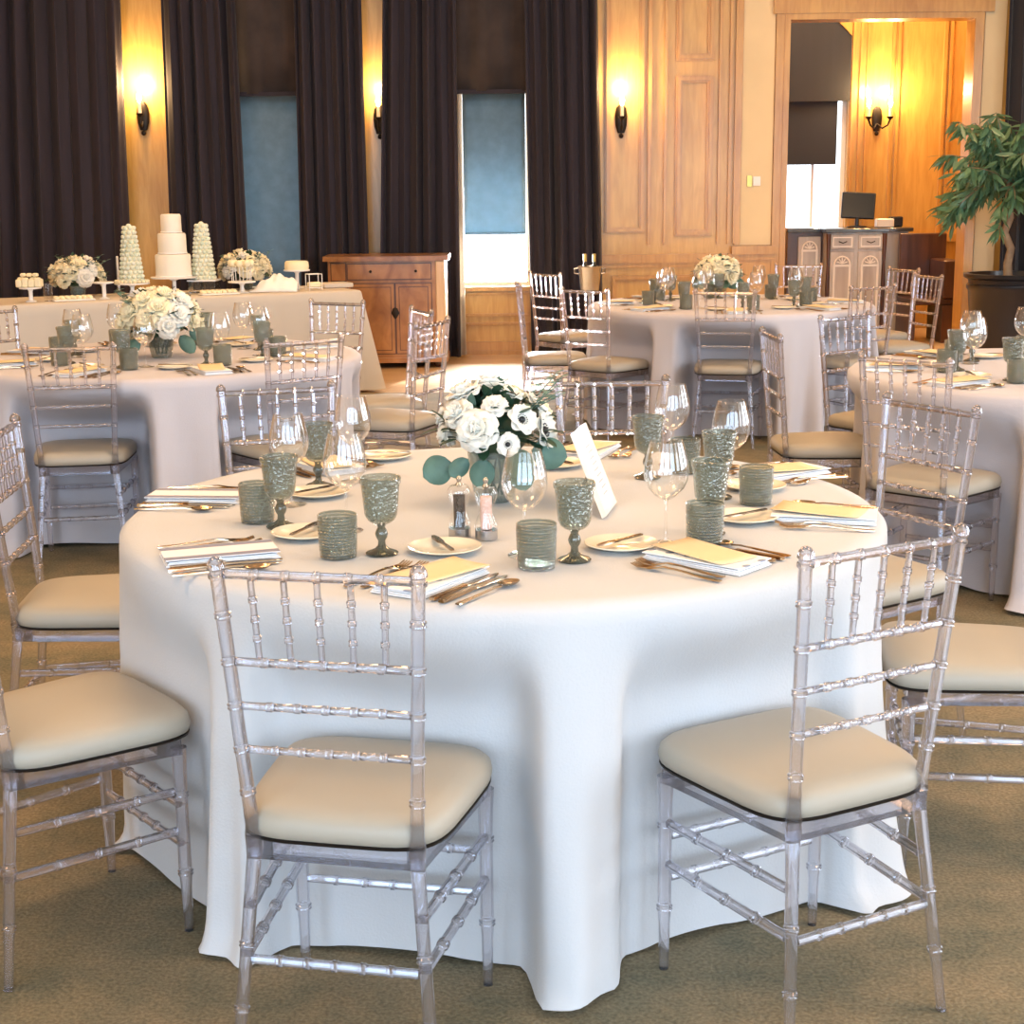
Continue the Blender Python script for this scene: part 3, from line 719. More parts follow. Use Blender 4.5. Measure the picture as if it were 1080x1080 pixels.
def setting(C, rad, ang, tn, sn, nap, card=True, pos={}, tw=0., nr=.70):
    """one place setting; ang = world angle of the diner seen from the table centre"""
    nx, ny = -cos(ang), -sin(ang)          # towards the centre
    lx, ly = -ny, nx                       # diner's left
    rz = math.atan2(-nx, ny)               # local +y points to the centre
    def at(l, r_): return (C[0]-nx*r_+lx*l, C[1]-ny*r_+ly*l)
    g = lambda what: '%s %s' % (what, tn)
    L_ = lambda nm: '%s at the %s place of the %s' % (nm, sn, tn)
    NP = pos.get('napkin', at(0, nr)); rn = rz+tw+pos.get('rot', 0)
    place(P[nap], (NP[0], NP[1], TZ), rn, L_(LABN[nap]), g('napkins on the'))
    if card:
        place(P['card'], (NP[0]+nx*.012-lx*.004, NP[1]+ny*.012-ly*.004, TZ+.0155), rn-.22, L_(LABN['card']), g('menu cards on the'))
    cr_, sr_ = cos(pos.get('rot', 0)), sin(pos.get('rot', 0))
    lx, ly, nx, ny = lx*cr_-ly*sr_, lx*sr_+ly*cr_, nx*cr_-ny*sr_, nx*sr_+ny*cr_; rz += pos.get('rot', 0)
    def rel(l, f): return (NP[0]+lx*l+nx*f, NP[1]+ly*l+ny*f)
    for i, (l, f, a) in enumerate(((.088, .0, .0), (.119, -.012, .0))):
        p = rel(l, f); place(P['fork'], (p[0], p[1], TZ), rz+a, L_('%s dinner fork' % ('inner', 'outer')[i]), g('forks on the'))
    for i, (l, f, a) in enumerate(((-.078, .0, .0), (-.102, -.006, .0))):
        p = rel(l, f); place(P['knife'], (p[0], p[1], TZ), rz+a, L_('%s steel table knife' % ('inner', 'outer')[i]), g('knives on the'))
    p = rel(-.138, -.012); place(P['spoon'], (p[0], p[1], TZ), rz-.03, L_(LABN['spoon']), g('spoons on the'))
    pp = pos.get('plate', rel(.10, .2)); place(P['plate'], (pp[0], pp[1], TZ), 0, L_(LABN['plate']), g('bread plates on the'))
    place(P['butter'], (pp[0]+lx*.005, pp[1]+ly*.005, TZ+.0142), rz+.9+pos.get('brot', 0), L_(LABN['butter']), g('butter knives on the'))
    for kind, dl, df in (('tumbler', -.11, .2), ('goblet', -.05, .245), ('wine', -.13, .3)):
        q = pos.get(kind, rel(dl, df))
        if q is None: continue
        place(P[kind], (q[0], q[1], TZ), rz, L_(LABN[kind]), g({'tumbler': 'tumblers', 'goblet': 'goblets', 'wine': 'wine glasses'}[kind]+' on the'))
NT = 'near table'
deg = radians_ = R
z2 = lambda x, y: at_z(x, y, TZ)[:2]
setting(MC, .875, R(170), NT, 'left', 'nap_s', False, dict(napkin=(-.765, 3.63), rot=.08, plate=(-.475, 3.655), tumbler=z2(272,550), goblet=z2(297,556), wine=(-.525, 3.545)))
setting(MC, .875, R(219), NT, 'front left', 'nap_s', False, dict(napkin=(-.60, 3.03), rot=-.35, plate=(-.445, 3.21), tumbler=z2(357,587), goblet=z2(403,584), wine=z2(366,560)))
setting(MC, .875, R(258), NT, 'front centre', 'nap_b', True, dict(napkin=(-.155, 2.80), rot=-.35, plate=(-.14, 3.055), tumbler=z2(566,598), goblet=z2(606,591), wine=(.026, 3.01)))
setting(MC, .875, R(305), NT, 'front right', 'nap_b', True, dict(napkin=(.385, 2.94), rot=.25, plate=(.226, 3.07), tumbler=z2(743,574), goblet=(.425, 3.19), wine=(.321, 3.10), brot=.6))
setting(MC, .875, R(346), NT, 'right', 'nap_w', True, dict(napkin=(.70, 3.33), rot=.0, plate=(.52, 3.32), tumbler=z2(797,531), goblet=(.495, 3.575), wine=(.54, 3.69)))
setting(MC, .875, R(27), NT, 'back right', 'nap_w', True, dict(napkin=(.70, 3.86), plate=(.60, 3.68), tumbler=z2(722,498), goblet=z2(683,504), wine=(.43, 4.02), rot=.1))
setting(MC, .875, R(71), NT, 'back', 'nap_w', True, dict(napkin=(.225, 4.24), plate=(.12, 4.02), tumbler=None, goblet=None, wine=None))
setting(MC, .875, R(125), NT, 'back left', 'nap_w', True, dict(napkin=(-.50, 4.03), plate=(-.355, 4.17), tumbler=None, goblet=(-.488, 3.775), wine=z2(374,507)))
ORD = ['front', 'front right', 'right', 'back right', 'back', 'back left', 'left', 'front left']
def others(C, rad, tn, start, n=8, nr=.70):
    for i in range(n):
        setting(C, rad, R(270+start)+2*pi*i/n, tn, ORD[i], 'nap_w', True, {}, nr=nr)
others(LC, .875, 'left table', -18); others(FC, .9, 'far table', -5, nr=.72); others(RC, .875, 'right-hand table', -10)

# ------------------------------------------------------------------ flowers
def petal(mb, c, az, tilt, w, l, cup, n=4):
    """cupped petal from c outwards"""
    ca, sa = cos(az), sin(az)
    def fn(u, v):
        t_ = (u*2-1); ww = w*sin(pi*min(.98, .12+.80*v))**.6
        x = t_*ww; y = l*v*sin(tilt+cup*v)+0*x; z = l*v*cos(tilt+cup*v)+cup*.0+(t_*t_)*w*.25
        return (c[0]+ca*y-sa*x, c[1]+sa*y+ca*x, c[2]+z)
    mb.grid(fn, n, 4)
def make_rose(mat, name='rose'):
    mb = MB()
    rnd = random.Random(4)
    mb.ball((0,0,.012), .010, 8, 6, 1.3)
    for ring_, (nn, tilt, l, w, cup) in enumerate(((4, .05, .030, .014, .1), (5, .28, .034, .018, .35), (6, .62, .038, .021, .55), (7, 1.0, .040, .023, .55))):
        for q in range(nn):
            petal(mb, (0,0,0), 2*pi*q/nn+ring_*.7+rnd.uniform(-.15,.15), tilt+rnd.uniform(-.07,.07), w, l, cup)
    return mb.build(name, mat, solid=.0012, angle=3.)
def make_anemone():
    mb = MB()
    for ring_ in range(2):
        for q in range(6): petal(mb, (0,0,0), 2*pi*q/6+ring_*.5, 1.05-.25*ring_, .019, .040, .35)
    o = mb.build('anemone', M['petal'], solid=.001, angle=3.)
    c_ = MB().ball((0,0,.008), .0085, 10, 6)
    for q in range(14):
        a = 2*pi*q/14; c_.ball((cos(a)*.0125, sin(a)*.0125, .012), .0016, 5, 4)
    cc = c_.build('dark_centre', M['black'], o); cc['label'] = 'black centre'
    return o
def leaf_fn(mb, base, d, l, w, up=(0,0,1), bend=.2, n=6, rnd=True):
    d = norm(d); s_ = norm(cross(d, up)) if abs(dot(d, up)) < .97 else (1,0,0); nn = cross(s_, d)
    def fn(u, v):
        t_ = u*2-1; ww = w*(sin(pi*v)**(.55 if rnd else .9))
        p = add(base, add(mul(d, l*v), add(mul(s_, t_*ww), mul(nn, -bend*l*v*v+.15*w*abs(t_)))))
        return p
    mb.grid(fn, 2, n)
rose_w = make_rose(M['petal']); rose_c = make_rose(M['petal_cream']); anem = make_anemone()
PROT = {'w': rose_w, 'c': rose_c, 'a': anem}; PUSED = set()
def flower(kind, parent, loc, d, s=1.):
    o = PROT[kind]
    if kind in PUSED: o = dup(o, parent=parent)
    else: PUSED.add(kind); child(o, parent)
    o.location = loc; d = norm(d)
    o.rotation_euler = (0, math.acos(max(-1, min(1, d[2]))), math.atan2(d[1], d[0])); o.scale = (s, s, s)
def arrangement(loc, label, rad, hgt, n, kinds, seed, vr=.06, vh=.12, size=1., vmat='vase', big=(), up=.10, leafmat='leaf', extra=True, mix=.18):
    r = empty('flower_arrangement', loc); rnd = random.Random(seed)
    MB().lathe(wall_glass([(vr*.72, 0), (vr*.76, .004), (vr*.9, vh*.4), (vr, vh*.8), (vr*1.04, vh)], .004, .01), 28).build('vase', M[vmat], r)
    st = MB()
    for q in range(9):
        a = q*.7; st.tube([(cos(a)*vr*.35, sin(a)*vr*.35, .015), (cos(a+.5)*vr*.6, sin(a+.5)*vr*.6, vh*.6), (cos(a+.8)*vr*.8, sin(a+.8)*vr*.8, vh+.02)], .003, 6)
    st.build('stems', M['leaf'], r)
    c0 = vh+up*.35
    # foliage dome
    fo = MB()
    for q in range(170):
        a = rnd.uniform(0, 2*pi); e = rnd.uniform(-.25, 1.3); rr = rad*rnd.uniform(.5, 1.22)
        d = (cos(a)*cos(e), sin(a)*cos(e), sin(e)); p = (d[0]*rr*.72, d[1]*rr*.72, c0+d[2]*hgt*.75*rnd.uniform(.6, 1.))
        leaf_fn(fo, p, add(d, (rnd.uniform(-.5,.5), rnd.uniform(-.5,.5), rnd.uniform(-.2,.4))), rnd.uniform(.035,.06)*size, rnd.uniform(.010,.017)*size, bend=.25)
    fo.build('foliage', M[leafmat], r, angle=3.)
    co = MB().ball((0,0,c0), rad*.55, 14, 8, hgt/rad*.9); co.build('leafy_core', M['leaf'], r)
    for q in range(n):
        i = q+.5; e = math.acos(1-1.15*i/n); a = pi*(1+5**.5)*i+seed
        d = (cos(a)*sin(e), sin(a)*sin(e), cos(e))
        flower(kinds[q % len(kinds)], r, (d[0]*rad*.80, d[1]*rad*.80, c0+d[2]*hgt*.82), (d[0], d[1], d[2]+.15), size*rnd.uniform(1.03-mix, 1.03+mix*.75))
    for (p, d, l, w) in big:
        lf = MB(); leaf_fn(lf, p, d, l, w, up=(0,-1,.2), bend=.1, n=10); lf.build('eucalyptus_leaf', M['euc'], r, solid=.0008, angle=3.)
    if extra:
        for q in range(7):
            a = rnd.uniform(0, 2*pi); sp = MB(); b0 = (cos(a)*rad*.5, sin(a)*rad*.5, c0+hgt*.4); b1 = (cos(a)*rad*1.1, sin(a)*rad*1.1, c0+hgt*rnd.uniform(.7, 1.15))
            sp.tube([b0, lerp(b0, b1, .5), b1], .0013, 5)
            for w_ in range(9):
                t_ = .2+.8*w_/8; p = lerp(b0, b1, t_); aa = w_*2.4
                leaf_fn(sp, p, (cos(aa), sin(aa), .4), .018*size, .007*size, bend=.1)
            sp.build('eucalyptus_sprig', M['euc'], r, angle=3.)
    tag(r, label, 'flower arrangement', 'table flower centrepieces'); return r
cx, cy = z2(522, 520)
arrangement((cx, 3.58, TZ), 'white anemones and roses with eucalyptus in a pale vase on the near table', .150, .125, 19, 'wawcwwaw', 3, .062, .125, 1.0, mix=.45,
    big=[((-.10,-.05,.10), (-.75,-.2,-.35), .075, .036), ((-.06,-.06,.11), (-.65,-.3,-.55), .06, .022), ((.09,-.06,.13), (.85,-.2,-.15), .085, .038), ((.03,-.07,.12), (.6,-.4,-.35), .08, .035), ((-.02,-.07,.11), (-.2,-.4,-.8), .07, .030), ((.06,-.07,.09), (.2,-.5,-.7), .06, .028)])
p = z2(188, 371)
arrangement((LC[0]-.02, LC[1]-.03, TZ), 'cream rose bouquet with dark leaves in a green vase on the left table', .185, .15, 26, 'cccw', 5, .06, .12, 1.45, vmat='smoke_rib',
    big=[((-.08,-.06,.08), (-.6,-.3,-.5), .09, .032), ((.1,-.05,.10), (.6,-.2,-.7), .10, .034), ((.14,-.04,.12), (.8,-.2,-.3), .08, .03)])
p = z2(757, 309)
arrangement((p[0], p[1], TZ), 'yellow cream rose dome with dark leaves on the far table', .16, .12, 24, 'c', 9, .07, .09, 1.4, vmat='smoke', extra=False,
    big=[((cos(a)*.08, sin(a)*.08, .09), (cos(a), sin(a), -.35), .12, .04) for a in (3.4, 3.9, 4.4, 4.9, 5.4, 5.9)])

# salt and pepper mills, table card
def mill(px, py, mat, lab, cat, body='crystal'):
    x, y = z2(px, py); r = empty('spice_mill', (x, y, TZ))
    MB().lathe([(0,0),(.024,0),(.024,.020),(.0,.020)], 20).build('metal_base', M['silver'], r)
    MB().lathe([(0,.0205),(.0255,.021),(.0255,.032),(.019,.048),(.0165,.062),(.019,.078),(.024,.090),(.025,.102),(.019,.112),(.0,.114)], 20).build('clear_body', M[body], r)
    MB().lathe([(0,.022),(.012,.022),(.0125,.055),(.0125,.092),(0,.095)], 14).build('filling', M[mat], r)
    MB().lathe([(0,.114),(.008,.114),(.004,.120),(.0065,.127),(.004,.132),(0,.134)], 14).build('knob', M['silver'], r)
    tag(r, lab, cat, 'spice mills on the near table')
mill(485, 566, 'pepper', 'clear pepper mill filled with dark peppercorns on the near table', 'pepper mill')
mill(513, 568, 'salt', 'clear salt mill filled with pink salt on the near table', 'salt mill')

def card_stand():
    B1 = at_z(640, 548, TZ); B2 = at_z(651, 533, TZ); T1 = at_z(606, 459, TZ+.165)
    r = empty('table_card_frame', (B1[0], B1[1], B1[2]+.006))
    e = norm(sub(B2, B1)); L_ = math.dist(B1, B2); u = sub(T1, B1); nrm = norm(cross(e, u))
    if nrm[1] > 0: nrm = mul(nrm, -1)
    def slab(a0, a1, b0, b1, n0, n1):
        q = lambda a, b_, n_: add(add(mul(e, a*L_), mul(u, b_)), mul(nrm, n_))
        mb = MB(); mb.rings([[q(a0,b0,n0), q(a1,b0,n0), q(a1,b1,n0), q(a0,b1,n0)], [q(a0,b0,n1), q(a1,b0,n1), q(a1,b1,n1), q(a0,b1,n1)]], True, True); return mb
    slab(0, 1, .01, 1, -.012, 0).build('frame', M['white'], r, flat=True)
    c_ = slab(.12, .88, .08, .93, .0, .001); c_.build('card', M['napkin'], r, flat=True)
    mk = MB()
    for q in range(9):
        b0 = .2+.07*q; s_ = slab(.3+.05*(q % 2), .7-.06*((q+1) % 2), b0, b0+.018, .001, .0014); n0 = len(mk.v); mk.v += s_.v; mk.f += [tuple(i+n0 for i in f_) for f_ in s_.f]
    mk.build('printed_lines', pmat('grey print', srgb(190,192,196), .8), r, flat=True)
    leg = MB(); m0 = add(mul(e, .5*L_), mul(u, .5)); leg.tube([add(m0, mul(nrm, -.014)), (m0[0]-.055, m0[1]-.0, -.003)], .004, 6); leg.build('easel_leg', M['black'], r)
    tag(r, 'leaning white framed table card beside the flowers on the near table', 'table card')
card_stand()

# ------------------------------------------------------------------ cake table
A0 = (-3.42, 10.25); A1 = (-1.12, 11.45)
ang = math.atan2(A1[1]-A0[1], A1[0]-A0[0]); LEN = math.dist(A0, A1); DEP = .78
ct = empty('banquet_table', (A0[0], A0[1], 0), ang)
MB().box(.02, .02, .73, LEN-.02, DEP-.02, .755, .006).build('tabletop', M['darkwood'], ct)
for lx_ in (.15, LEN-.15):
    for ly_ in (.12, DEP-.12): MB().tube([(lx_, ly_, 0), (lx_, ly_, .73)], .018, 8).build('leg', M['bronze'], ct)
tag(ct, 'long rectangular table under the white cloth before the dark curtains', 'table')
def ctfn():
    mb = MB(); n = 200; per = 2*(LEN+DEP)
    def edge(s_):
        s_ = s_ % per
        if s_ < LEN: return (s_, 0, 0, -1)
        s_ -= LEN
        if s_ < DEP: return (LEN, s_, 1, 0)
        s_ -= DEP
        if s_ < LEN: return (LEN-s_, DEP, 0, 1)
        s_ -= LEN; return (0, DEP-s_, -1, 0)
    rings = []
    rings.append([tuple([LEN/2+(edge(per*j/n)[0]-LEN/2)*.5, DEP/2+(edge(per*j/n)[1]-DEP/2)*.5, .7602]) for j in range(n)])
    for w in [0, .012, .1, .25, .4, .55, .7, .85, 1.]:
        r_ = []
        for j in range(n):
            s_ = per*j/n; x, y, nx, ny = edge(s_)
            # corner blend
            cdist = min(abs(s_-c_) for c_ in (0, LEN, LEN+DEP, 2*LEN+DEP, per))
            cb = max(0, 1-cdist/.25); cx_, cy_ = (1 if x > LEN/2 else -1), (1 if y > DEP/2 else -1)
            f = .018*sin(s_*14)+.01*sin(s_*31+1)
            o_ = (.012 if w > 0 else 0)+w*(.03+f*(1-cb))
            px_, py_ = x+nx*o_+cb*cb*w*.11*cx_, y+ny*o_+cb*cb*w*.11*cy_
            r_.append((px_, py_, .7602-(.004 if w > 0 else 0)-w*.735))
        rings.append(r_)
    mb.rings(rings, True, False); return mb
c_ = ctfn().build('tablecloth', M['cloth_cream'], loc=(A0[0], A0[1], 0), rz=ang, angle=1.2)
tag(c_, 'cream floor-length cloth on the long cake table', 'tablecloth')
def tp(px, v=.35):
    """spot on the cake table seen at column px, a fraction v of its depth in"""
    best = None
    for i in range(400):
        u = LEN*i/399; w = v*DEP
        x = A0[0]+u*cos(ang)-w*sin(ang); y = A0[1]+u*sin(ang)+w*cos(ang)
        dep = y*cos(PIT)-(TZ-H)*sin(PIT); q = 540+F*x/dep
        if best is None or abs(q-px) < best[0]: best = (abs(q-px), x, y)
    return (best[1], best[2], TZ)
def stand(mb, r, h):
    mb.lathe([(0,0),(r*.5,0),(r*.52,.006),(r*.2,.015),(.014,.04),(.014,h-.03),(r*.25,h-.016),(r,h-.01),(r*1.02,h),(0,h)], 28)
# tiered cake
r = empty('cake_stand', tp(187, .55)); mb = MB(); stand(mb, .165, .125); mb.build('pedestal', M['white'], r); tag(r, 'tall white pedestal stand under the tiered cake', 'cake stand', 'cake stands')
q = tp(187, .55); r = empty('tiered_cake', (q[0], q[1], q[2]+.1255)); z = 0
for i, (rr, hh) in enumerate(((.128, .165), (.102, .15), (.073, .135))):
    MB().lathe([(0,z),(rr,z),(rr+.001,z+.01),(rr,z+hh-.012),(rr-.008,z+hh-.002),(0,z+hh)], 36).build('cake_tier', M['icing'], r)
    MB().lathe([(rr+.001,z),(rr+.006,z+.002),(rr+.006,z+.008),(rr+.001,z+.01)], 36).build('icing_band', M['white'], r); z += hh+.0005
tag(r, 'three-tier ivory iced cake at the middle of the cake table', 'cake')
# confection towers
def tower(px, v, base, lab):
    q = tp(px, v); r = empty('confection_tower', (q[0], q[1], q[2]+base))
    MB().lathe([(0,0),(.078,0),(.033,.39),(0,.395)], 24).build('cone_core', M['cream'], r)
    mb = MB(); rows = 13
    for i in range(rows):
        z = .015+.375*i/(rows-1); rr = .078-.045*(z/.39); n = max(6, int(2*pi*rr/.031))
        for j in range(n):
            a = 2*pi*(j+.5*(i % 2))/n; mb.ball((cos(a)*(rr+.004), sin(a)*(rr+.004), z), .0165, 7, 5)
    mb.ball((0,0,.40), .022, 8, 6); mb.build('macaron_coat', M['mint'], r)
    tag(r, lab, 'dessert tower', 'confection towers beside the cake')
r = empty('cake_stand', tp(143, .6)); mb = MB(); stand(mb, .125, .09); mb.build('pedestal', M['white'], r)
fr = MB()
for j in range(22):
    a = 2*pi*j/22; fr.ball((cos(a)*.115, sin(a)*.115, .1015), .012, 6, 4)
fr.build('pastry_ring', M['cream'], r); tag(r, 'white stand under the left confection tower', 'cake stand', 'cake stands')
tower(143, .6, .0905, 'tapered pale green confection tower left of the tiered cake')
q = tp(218, .6); r = empty('acrylic_riser', q)
MB().box(-.1, -.1, 0, .1, .1, .085, .004).build('clear_box', M['crystal'], r); MB().box(-.105, -.105, .0855, .105, .105, .095).build('white_top', M['white'], r)
tag(r, 'clear square riser under the right confection tower', 'riser')
tower(218, .6, .0955, 'tapered pale green confection tower right of the tiered cake')
# left cube cake stand
q = tp(35, .3); r = empty('cake_stand', q); mb = MB(); stand(mb, .075, .10); mb.build('pedestal', M['white'], r); tag(r, 'small white stand at the left end of the cake table', 'cake stand', 'cake stands')
r = empty('sweet_pile', (q[0], q[1], q[2]+.1005)); mb = MB()
for i in range(4):
    for j in range(2):
        mb.box(-.085+.043*i, -.05+.045*j, .0, -.085+.043*i+.04, -.05+.045*j+.042, .055+.012*((i+j) % 2), .006)
for i in range(3): mb.box(-.06+.042*i, -.02, .07, -.06+.042*i+.036, .02, .095, .006)
mb.build('white_squares', M['cream'], r); tag(r, 'pile of pale square sweets on the leftmost small stand', 'sweets')
# flowers on the cake table
for px, v, lab, sd in ((85, .75, 'white flower bouquet in a clear vase at left of the cake table', 12), (262, .8, 'cream flower bouquet behind the cake pops right of the cake', 17)):
    q = tp(px, v); arrangement(q, lab, .20, .14, 22, 'ccwc', sd, .06, .10, 1.55, vmat='vase')
# glass, small stands, plates, cake pops
q = tp(54, .3); r = MB().lathe(wall_glass([(.03,0),(.032,.12)], .003, .01), 16).build('votive_glass', M['crystal']); r.location = q; tag(r, 'tall clear votive glass left of the white bouquet', 'glass')
q = tp(128, .95); r = empty('taper_candle', q); MB().lathe([(0,0),(.035,0),(.035,.01),(.012,.02),(.012,.05),(0,.05)], 14).build('holder', M['silver'], r); MB().lathe([(0,.05),(.01,.05),(.009,.27),(0,.275)], 10).build('candle', M['white'], r); tag(r, 'thin white taper candle left of the green tower', 'candle')
q = tp(113, .25); r = empty('dessert_stand', q); mb = MB(); stand(mb, .07, .12); mb.build('pedestal', M['white'], r); tag(r, 'slim white goblet-shaped stand in front of the left bouquet', 'cake stand', 'cake stands')
for (px, v, lab) in ((80, .22, 'tray of pale cookies below the left bouquet'), (233, .2, 'tray of pale cookies in front of the right tower')):
    q = tp(px, v); r = empty('cookie_tray', q, ang); MB().box(-.14, -.06, 0, .14, .06, .012, .004).build('tray', M['white'], r)
    for i in range(7):
        for j in range(2): MB().lathe([(0,0),(.017,.002),(.018,.012),(.010,.022),(0,.024)], 10, (-.115+.038*i, -.025+.05*j, .0125)).build('cookie', M['cream'], r)
    tag(r, lab, 'cookies', 'cookie trays')
q = tp(258, .3); r = empty('cake_pop_stand', q); mb = MB(); stand(mb, .10, .085); mb.build('pedestal', M['white'], r)
for i in range(8):
    a = 2*pi*i/8; x_, y_ = cos(a)*.07, sin(a)*.07
    o = MB().tube([(x_, y_, .0855), (x_*1.05, y_*1.05, .2)], .003, 6).build('stick', M['white'], r); MB().ball((x_*1.05, y_*1.05, .215), .026, 12, 8).build('cake_pop', M['cream'], r)
tag(r, 'white stand of cream cake pops right of the cake', 'cake pops')
q = tp(292, .3); r = empty('tissue_heap', q); rnd = random.Random(3); mb = MB()
mb.grid(lambda u, v: ((u-.5)*.36, (v-.5)*.16, .002+(.12*max(0, 1-(abs(u-.6)*1.9)**2)+.015)*max(0, sin(pi*v))*(.85+.1*sin(u*17+v*9)+.07*sin(u*31-v*13))), 28, 12)
mb.build('crumpled_sheet', M['white'], r, solid=.004, angle=.3); tag(r, 'crumpled white tissue heap near the right end of the cake table', 'tissue paper')
q = tp(316, .65); r = empty('cake_stand', q); mb = MB(); stand(mb, .10, .14); mb.build('pedestal', M['white'], r); tag(r, 'white pedestal stand right of the crumpled tissue', 'cake stand', 'cake stands')
o = MB().lathe([(0,0),(.09,0),(.094,.02),(.09,.055),(.08,.065),(0,.068)], 28).build('cream_pie', M['cream']); o.location = (q[0], q[1], q[2]+.1405); tag(o, 'pale cream pie on the stand at right of the cake table', 'cake')
q = tp(334, .25); r = empty('wire_caddy', q, ang); mb = MB()
for x_ in (-.05, .05):
    for y_ in (-.04, .04): mb.tube([(x_, y_, 0), (x_, y_, .12)], .003, 6)
for z_ in (.02, .12):
    mb.tube([(-.05,-.04,z_),(.05,-.04,z_)], .003, 6); mb.tube([(-.05,.04,z_),(.05,.04,z_)], .003, 6); mb.tube([(-.05,-.04,z_),(-.05,.04,z_)], .003, 6); mb.tube([(.05,-.04,z_),(.05,.04,z_)], .003, 6)
mb.build('frame', M['white'], r); MB().box(-.045,-.035,.024,.045,.035,.06,.006).build('sweets', M['cream'], r); tag(r, 'small square wire caddy of sweets by the pie', 'caddy')
q = tp(356, .55); o = MB().box(-.13,-.1,0,.11,.1,.035,.006).build('folded_linen', M['cloth_cream']); o.location = q; o.rotation_euler[2] = ang; tag(o, 'flat folded cream linen at the right end of the cake table', 'linen')

# ------------------------------------------------------------------ commode
YC = YW-.42-.72
xa, xb = X(343, 300, 13.0), X(471, 300, 13.0); zc = at_y(400, 270, 13.0)[2]
r = empty('commode', ((xa+xb)/2, 13.28, 0)); hw = (xb-xa)/2
bow = lambda u: -.30-.05*(1-(2*u-1)**2)
def bowbox(x0, x1, z0, z1, d=0., back=.22, n=14, off=0.):
    mb = MB(); pf = []
    for i in range(n+1):
        x = x0+(x1-x0)*i/n; pf.append((x, bow((x+hw)/(2*hw))-off))
    ring0 = pf+[(x1, back), (x0, back)]
    mb.rings([[(p_[0], p_[1], z0) for p_ in ring0], [(p_[0], p_[1], z1) for p_ in ring0]], True, True); return mb
bowbox(-hw+.03, hw-.09, .09, zc-.04).build('body', M['walnut'], r, angle=.5)
MB().box(hw-.09, -.33, .09, hw-.01, .22, zc-.04, .008).build('side_panel', M['walnut_pale'], r)
bowbox(-hw-.01, hw+.02, zc-.04, zc, off=.03, back=.24).build('top', M['walnut'], r, angle=.5)
bowbox(-hw, hw, .05, .09, off=.02).build('plinth', M['walnut'], r, angle=.5)
for sx in (-1, 1):
    for y_ in (-.22, .15): MB().lathe([(0,0),(.03,0),(.045,.03),(.04,.05),(0,.05)], 14, (sx*(hw-.08), y_, 0)).build('foot', M['darkwood'], r)
bowbox(-hw+.052, -hw+.188, zc-.208, zc-.052, off=.004).build('dark_outline', M['darkwood'], r, angle=.5)  # dark wood backing outlines the drawers and doors
bowbox(-hw+.192, hw-.122, zc-.198, zc-.057, off=.007).build('dark_outline', M['darkwood'], r, angle=.5)
bowbox(-hw+.192, hw-.122, .122, zc-.222, off=.006).build('dark_outline', M['darkwood'], r, angle=.5)
bowbox(-hw+.06, -hw+.18, zc-.20, zc-.06, off=.008).build('side_drawer', M['walnut'], r, angle=.5)
dr = bowbox(-hw+.2, hw-.13, zc-.19, zc-.065, off=.012).build('drawer', M['walnut'], r, angle=.5)
for x_ in (-.12, .26): MB().ball((x_, bow((x_+hw)/(2*hw))-.022, zc-.125), .012, 8, 6).build('knob', M['bronze'], dr)
mid = .08
for a_, b_ in ((-hw+.2, mid-.008), (mid+.008, hw-.13)):
    d_ = bowbox(a_, b_, .13, zc-.23, off=.010).build('door', M['walnut'], r, angle=.5)
    bowbox(a_+.024, b_-.024, .154, zc-.254, off=.0115).build('inlay_line', M['darkwood'], d_, angle=.5)
    bowbox(a_+.03, b_-.03, .16, zc-.26, off=.014).build('inset_panel', M['walnut'], d_, angle=.5)
MB().lathe([(0,-.05),(.012,-.04),(.035,0),(.02,.04),(0,.05)], 8, (mid+.0, bow(.55)-.018, .47), 1, .3).build('lock_plate', M['bronze'], r)
tag(r, 'bow-fronted figured wood commode below the narrow wall strip', 'commode')

# champagne bucket on a stand
x, _, zz = at_y(622, 305, 12.6); r = empty('bucket_stand', (x, 12.6, 0))
MB().lathe([(0,0),(.14,0),(.14,.012),(.02,.03),(.015,.06),(.015,.62),(.10,.64),(.10,.65),(0,.65)], 20).build('pedestal', M['silver'], r)
tag(r, 'silver pedestal under the champagne bucket by the curtain', 'stand')
r = empty('champagne_bucket', (x, 12.6, .6505))
MB().lathe(wall_glass([(.07,0),(.075,.01),(.092,.19),(.1,.2),(.102,.21)], .004, .01), 24).build('bucket', M['silver'], r)
for s_ in (-1, 1): MB().tube([(s_*.09,0,.15),(s_*.125,0,.155),(s_*.125,0,.19),(s_*.098,0,.195)], .006, 6).build('handle', M['silver'], r)
tag(r, 'silver ice bucket holding two bottles in front of the dark curtain', 'ice bucket')
for i, dx in enumerate((-.038, .038)):
    b_ = empty('champagne_bottle', (x+dx, 12.6, .664))
    MB().lathe([(0,0),(.032,0),(.032,.15),(.026,.18),(.013,.21),(.012,.25),(0,.25)], 14).build('bottle', M['bottle'], b_)
    MB().lathe([(.0125,.235),(.0145,.235),(.0145,.295),(0,.30)], 12).build('foil', M['gold'], b_)
    tag(b_, ('left' if i == 0 else 'right')+' dark gold-topped bottle standing in the ice bucket', 'bottle', 'bottles in the ice bucket')

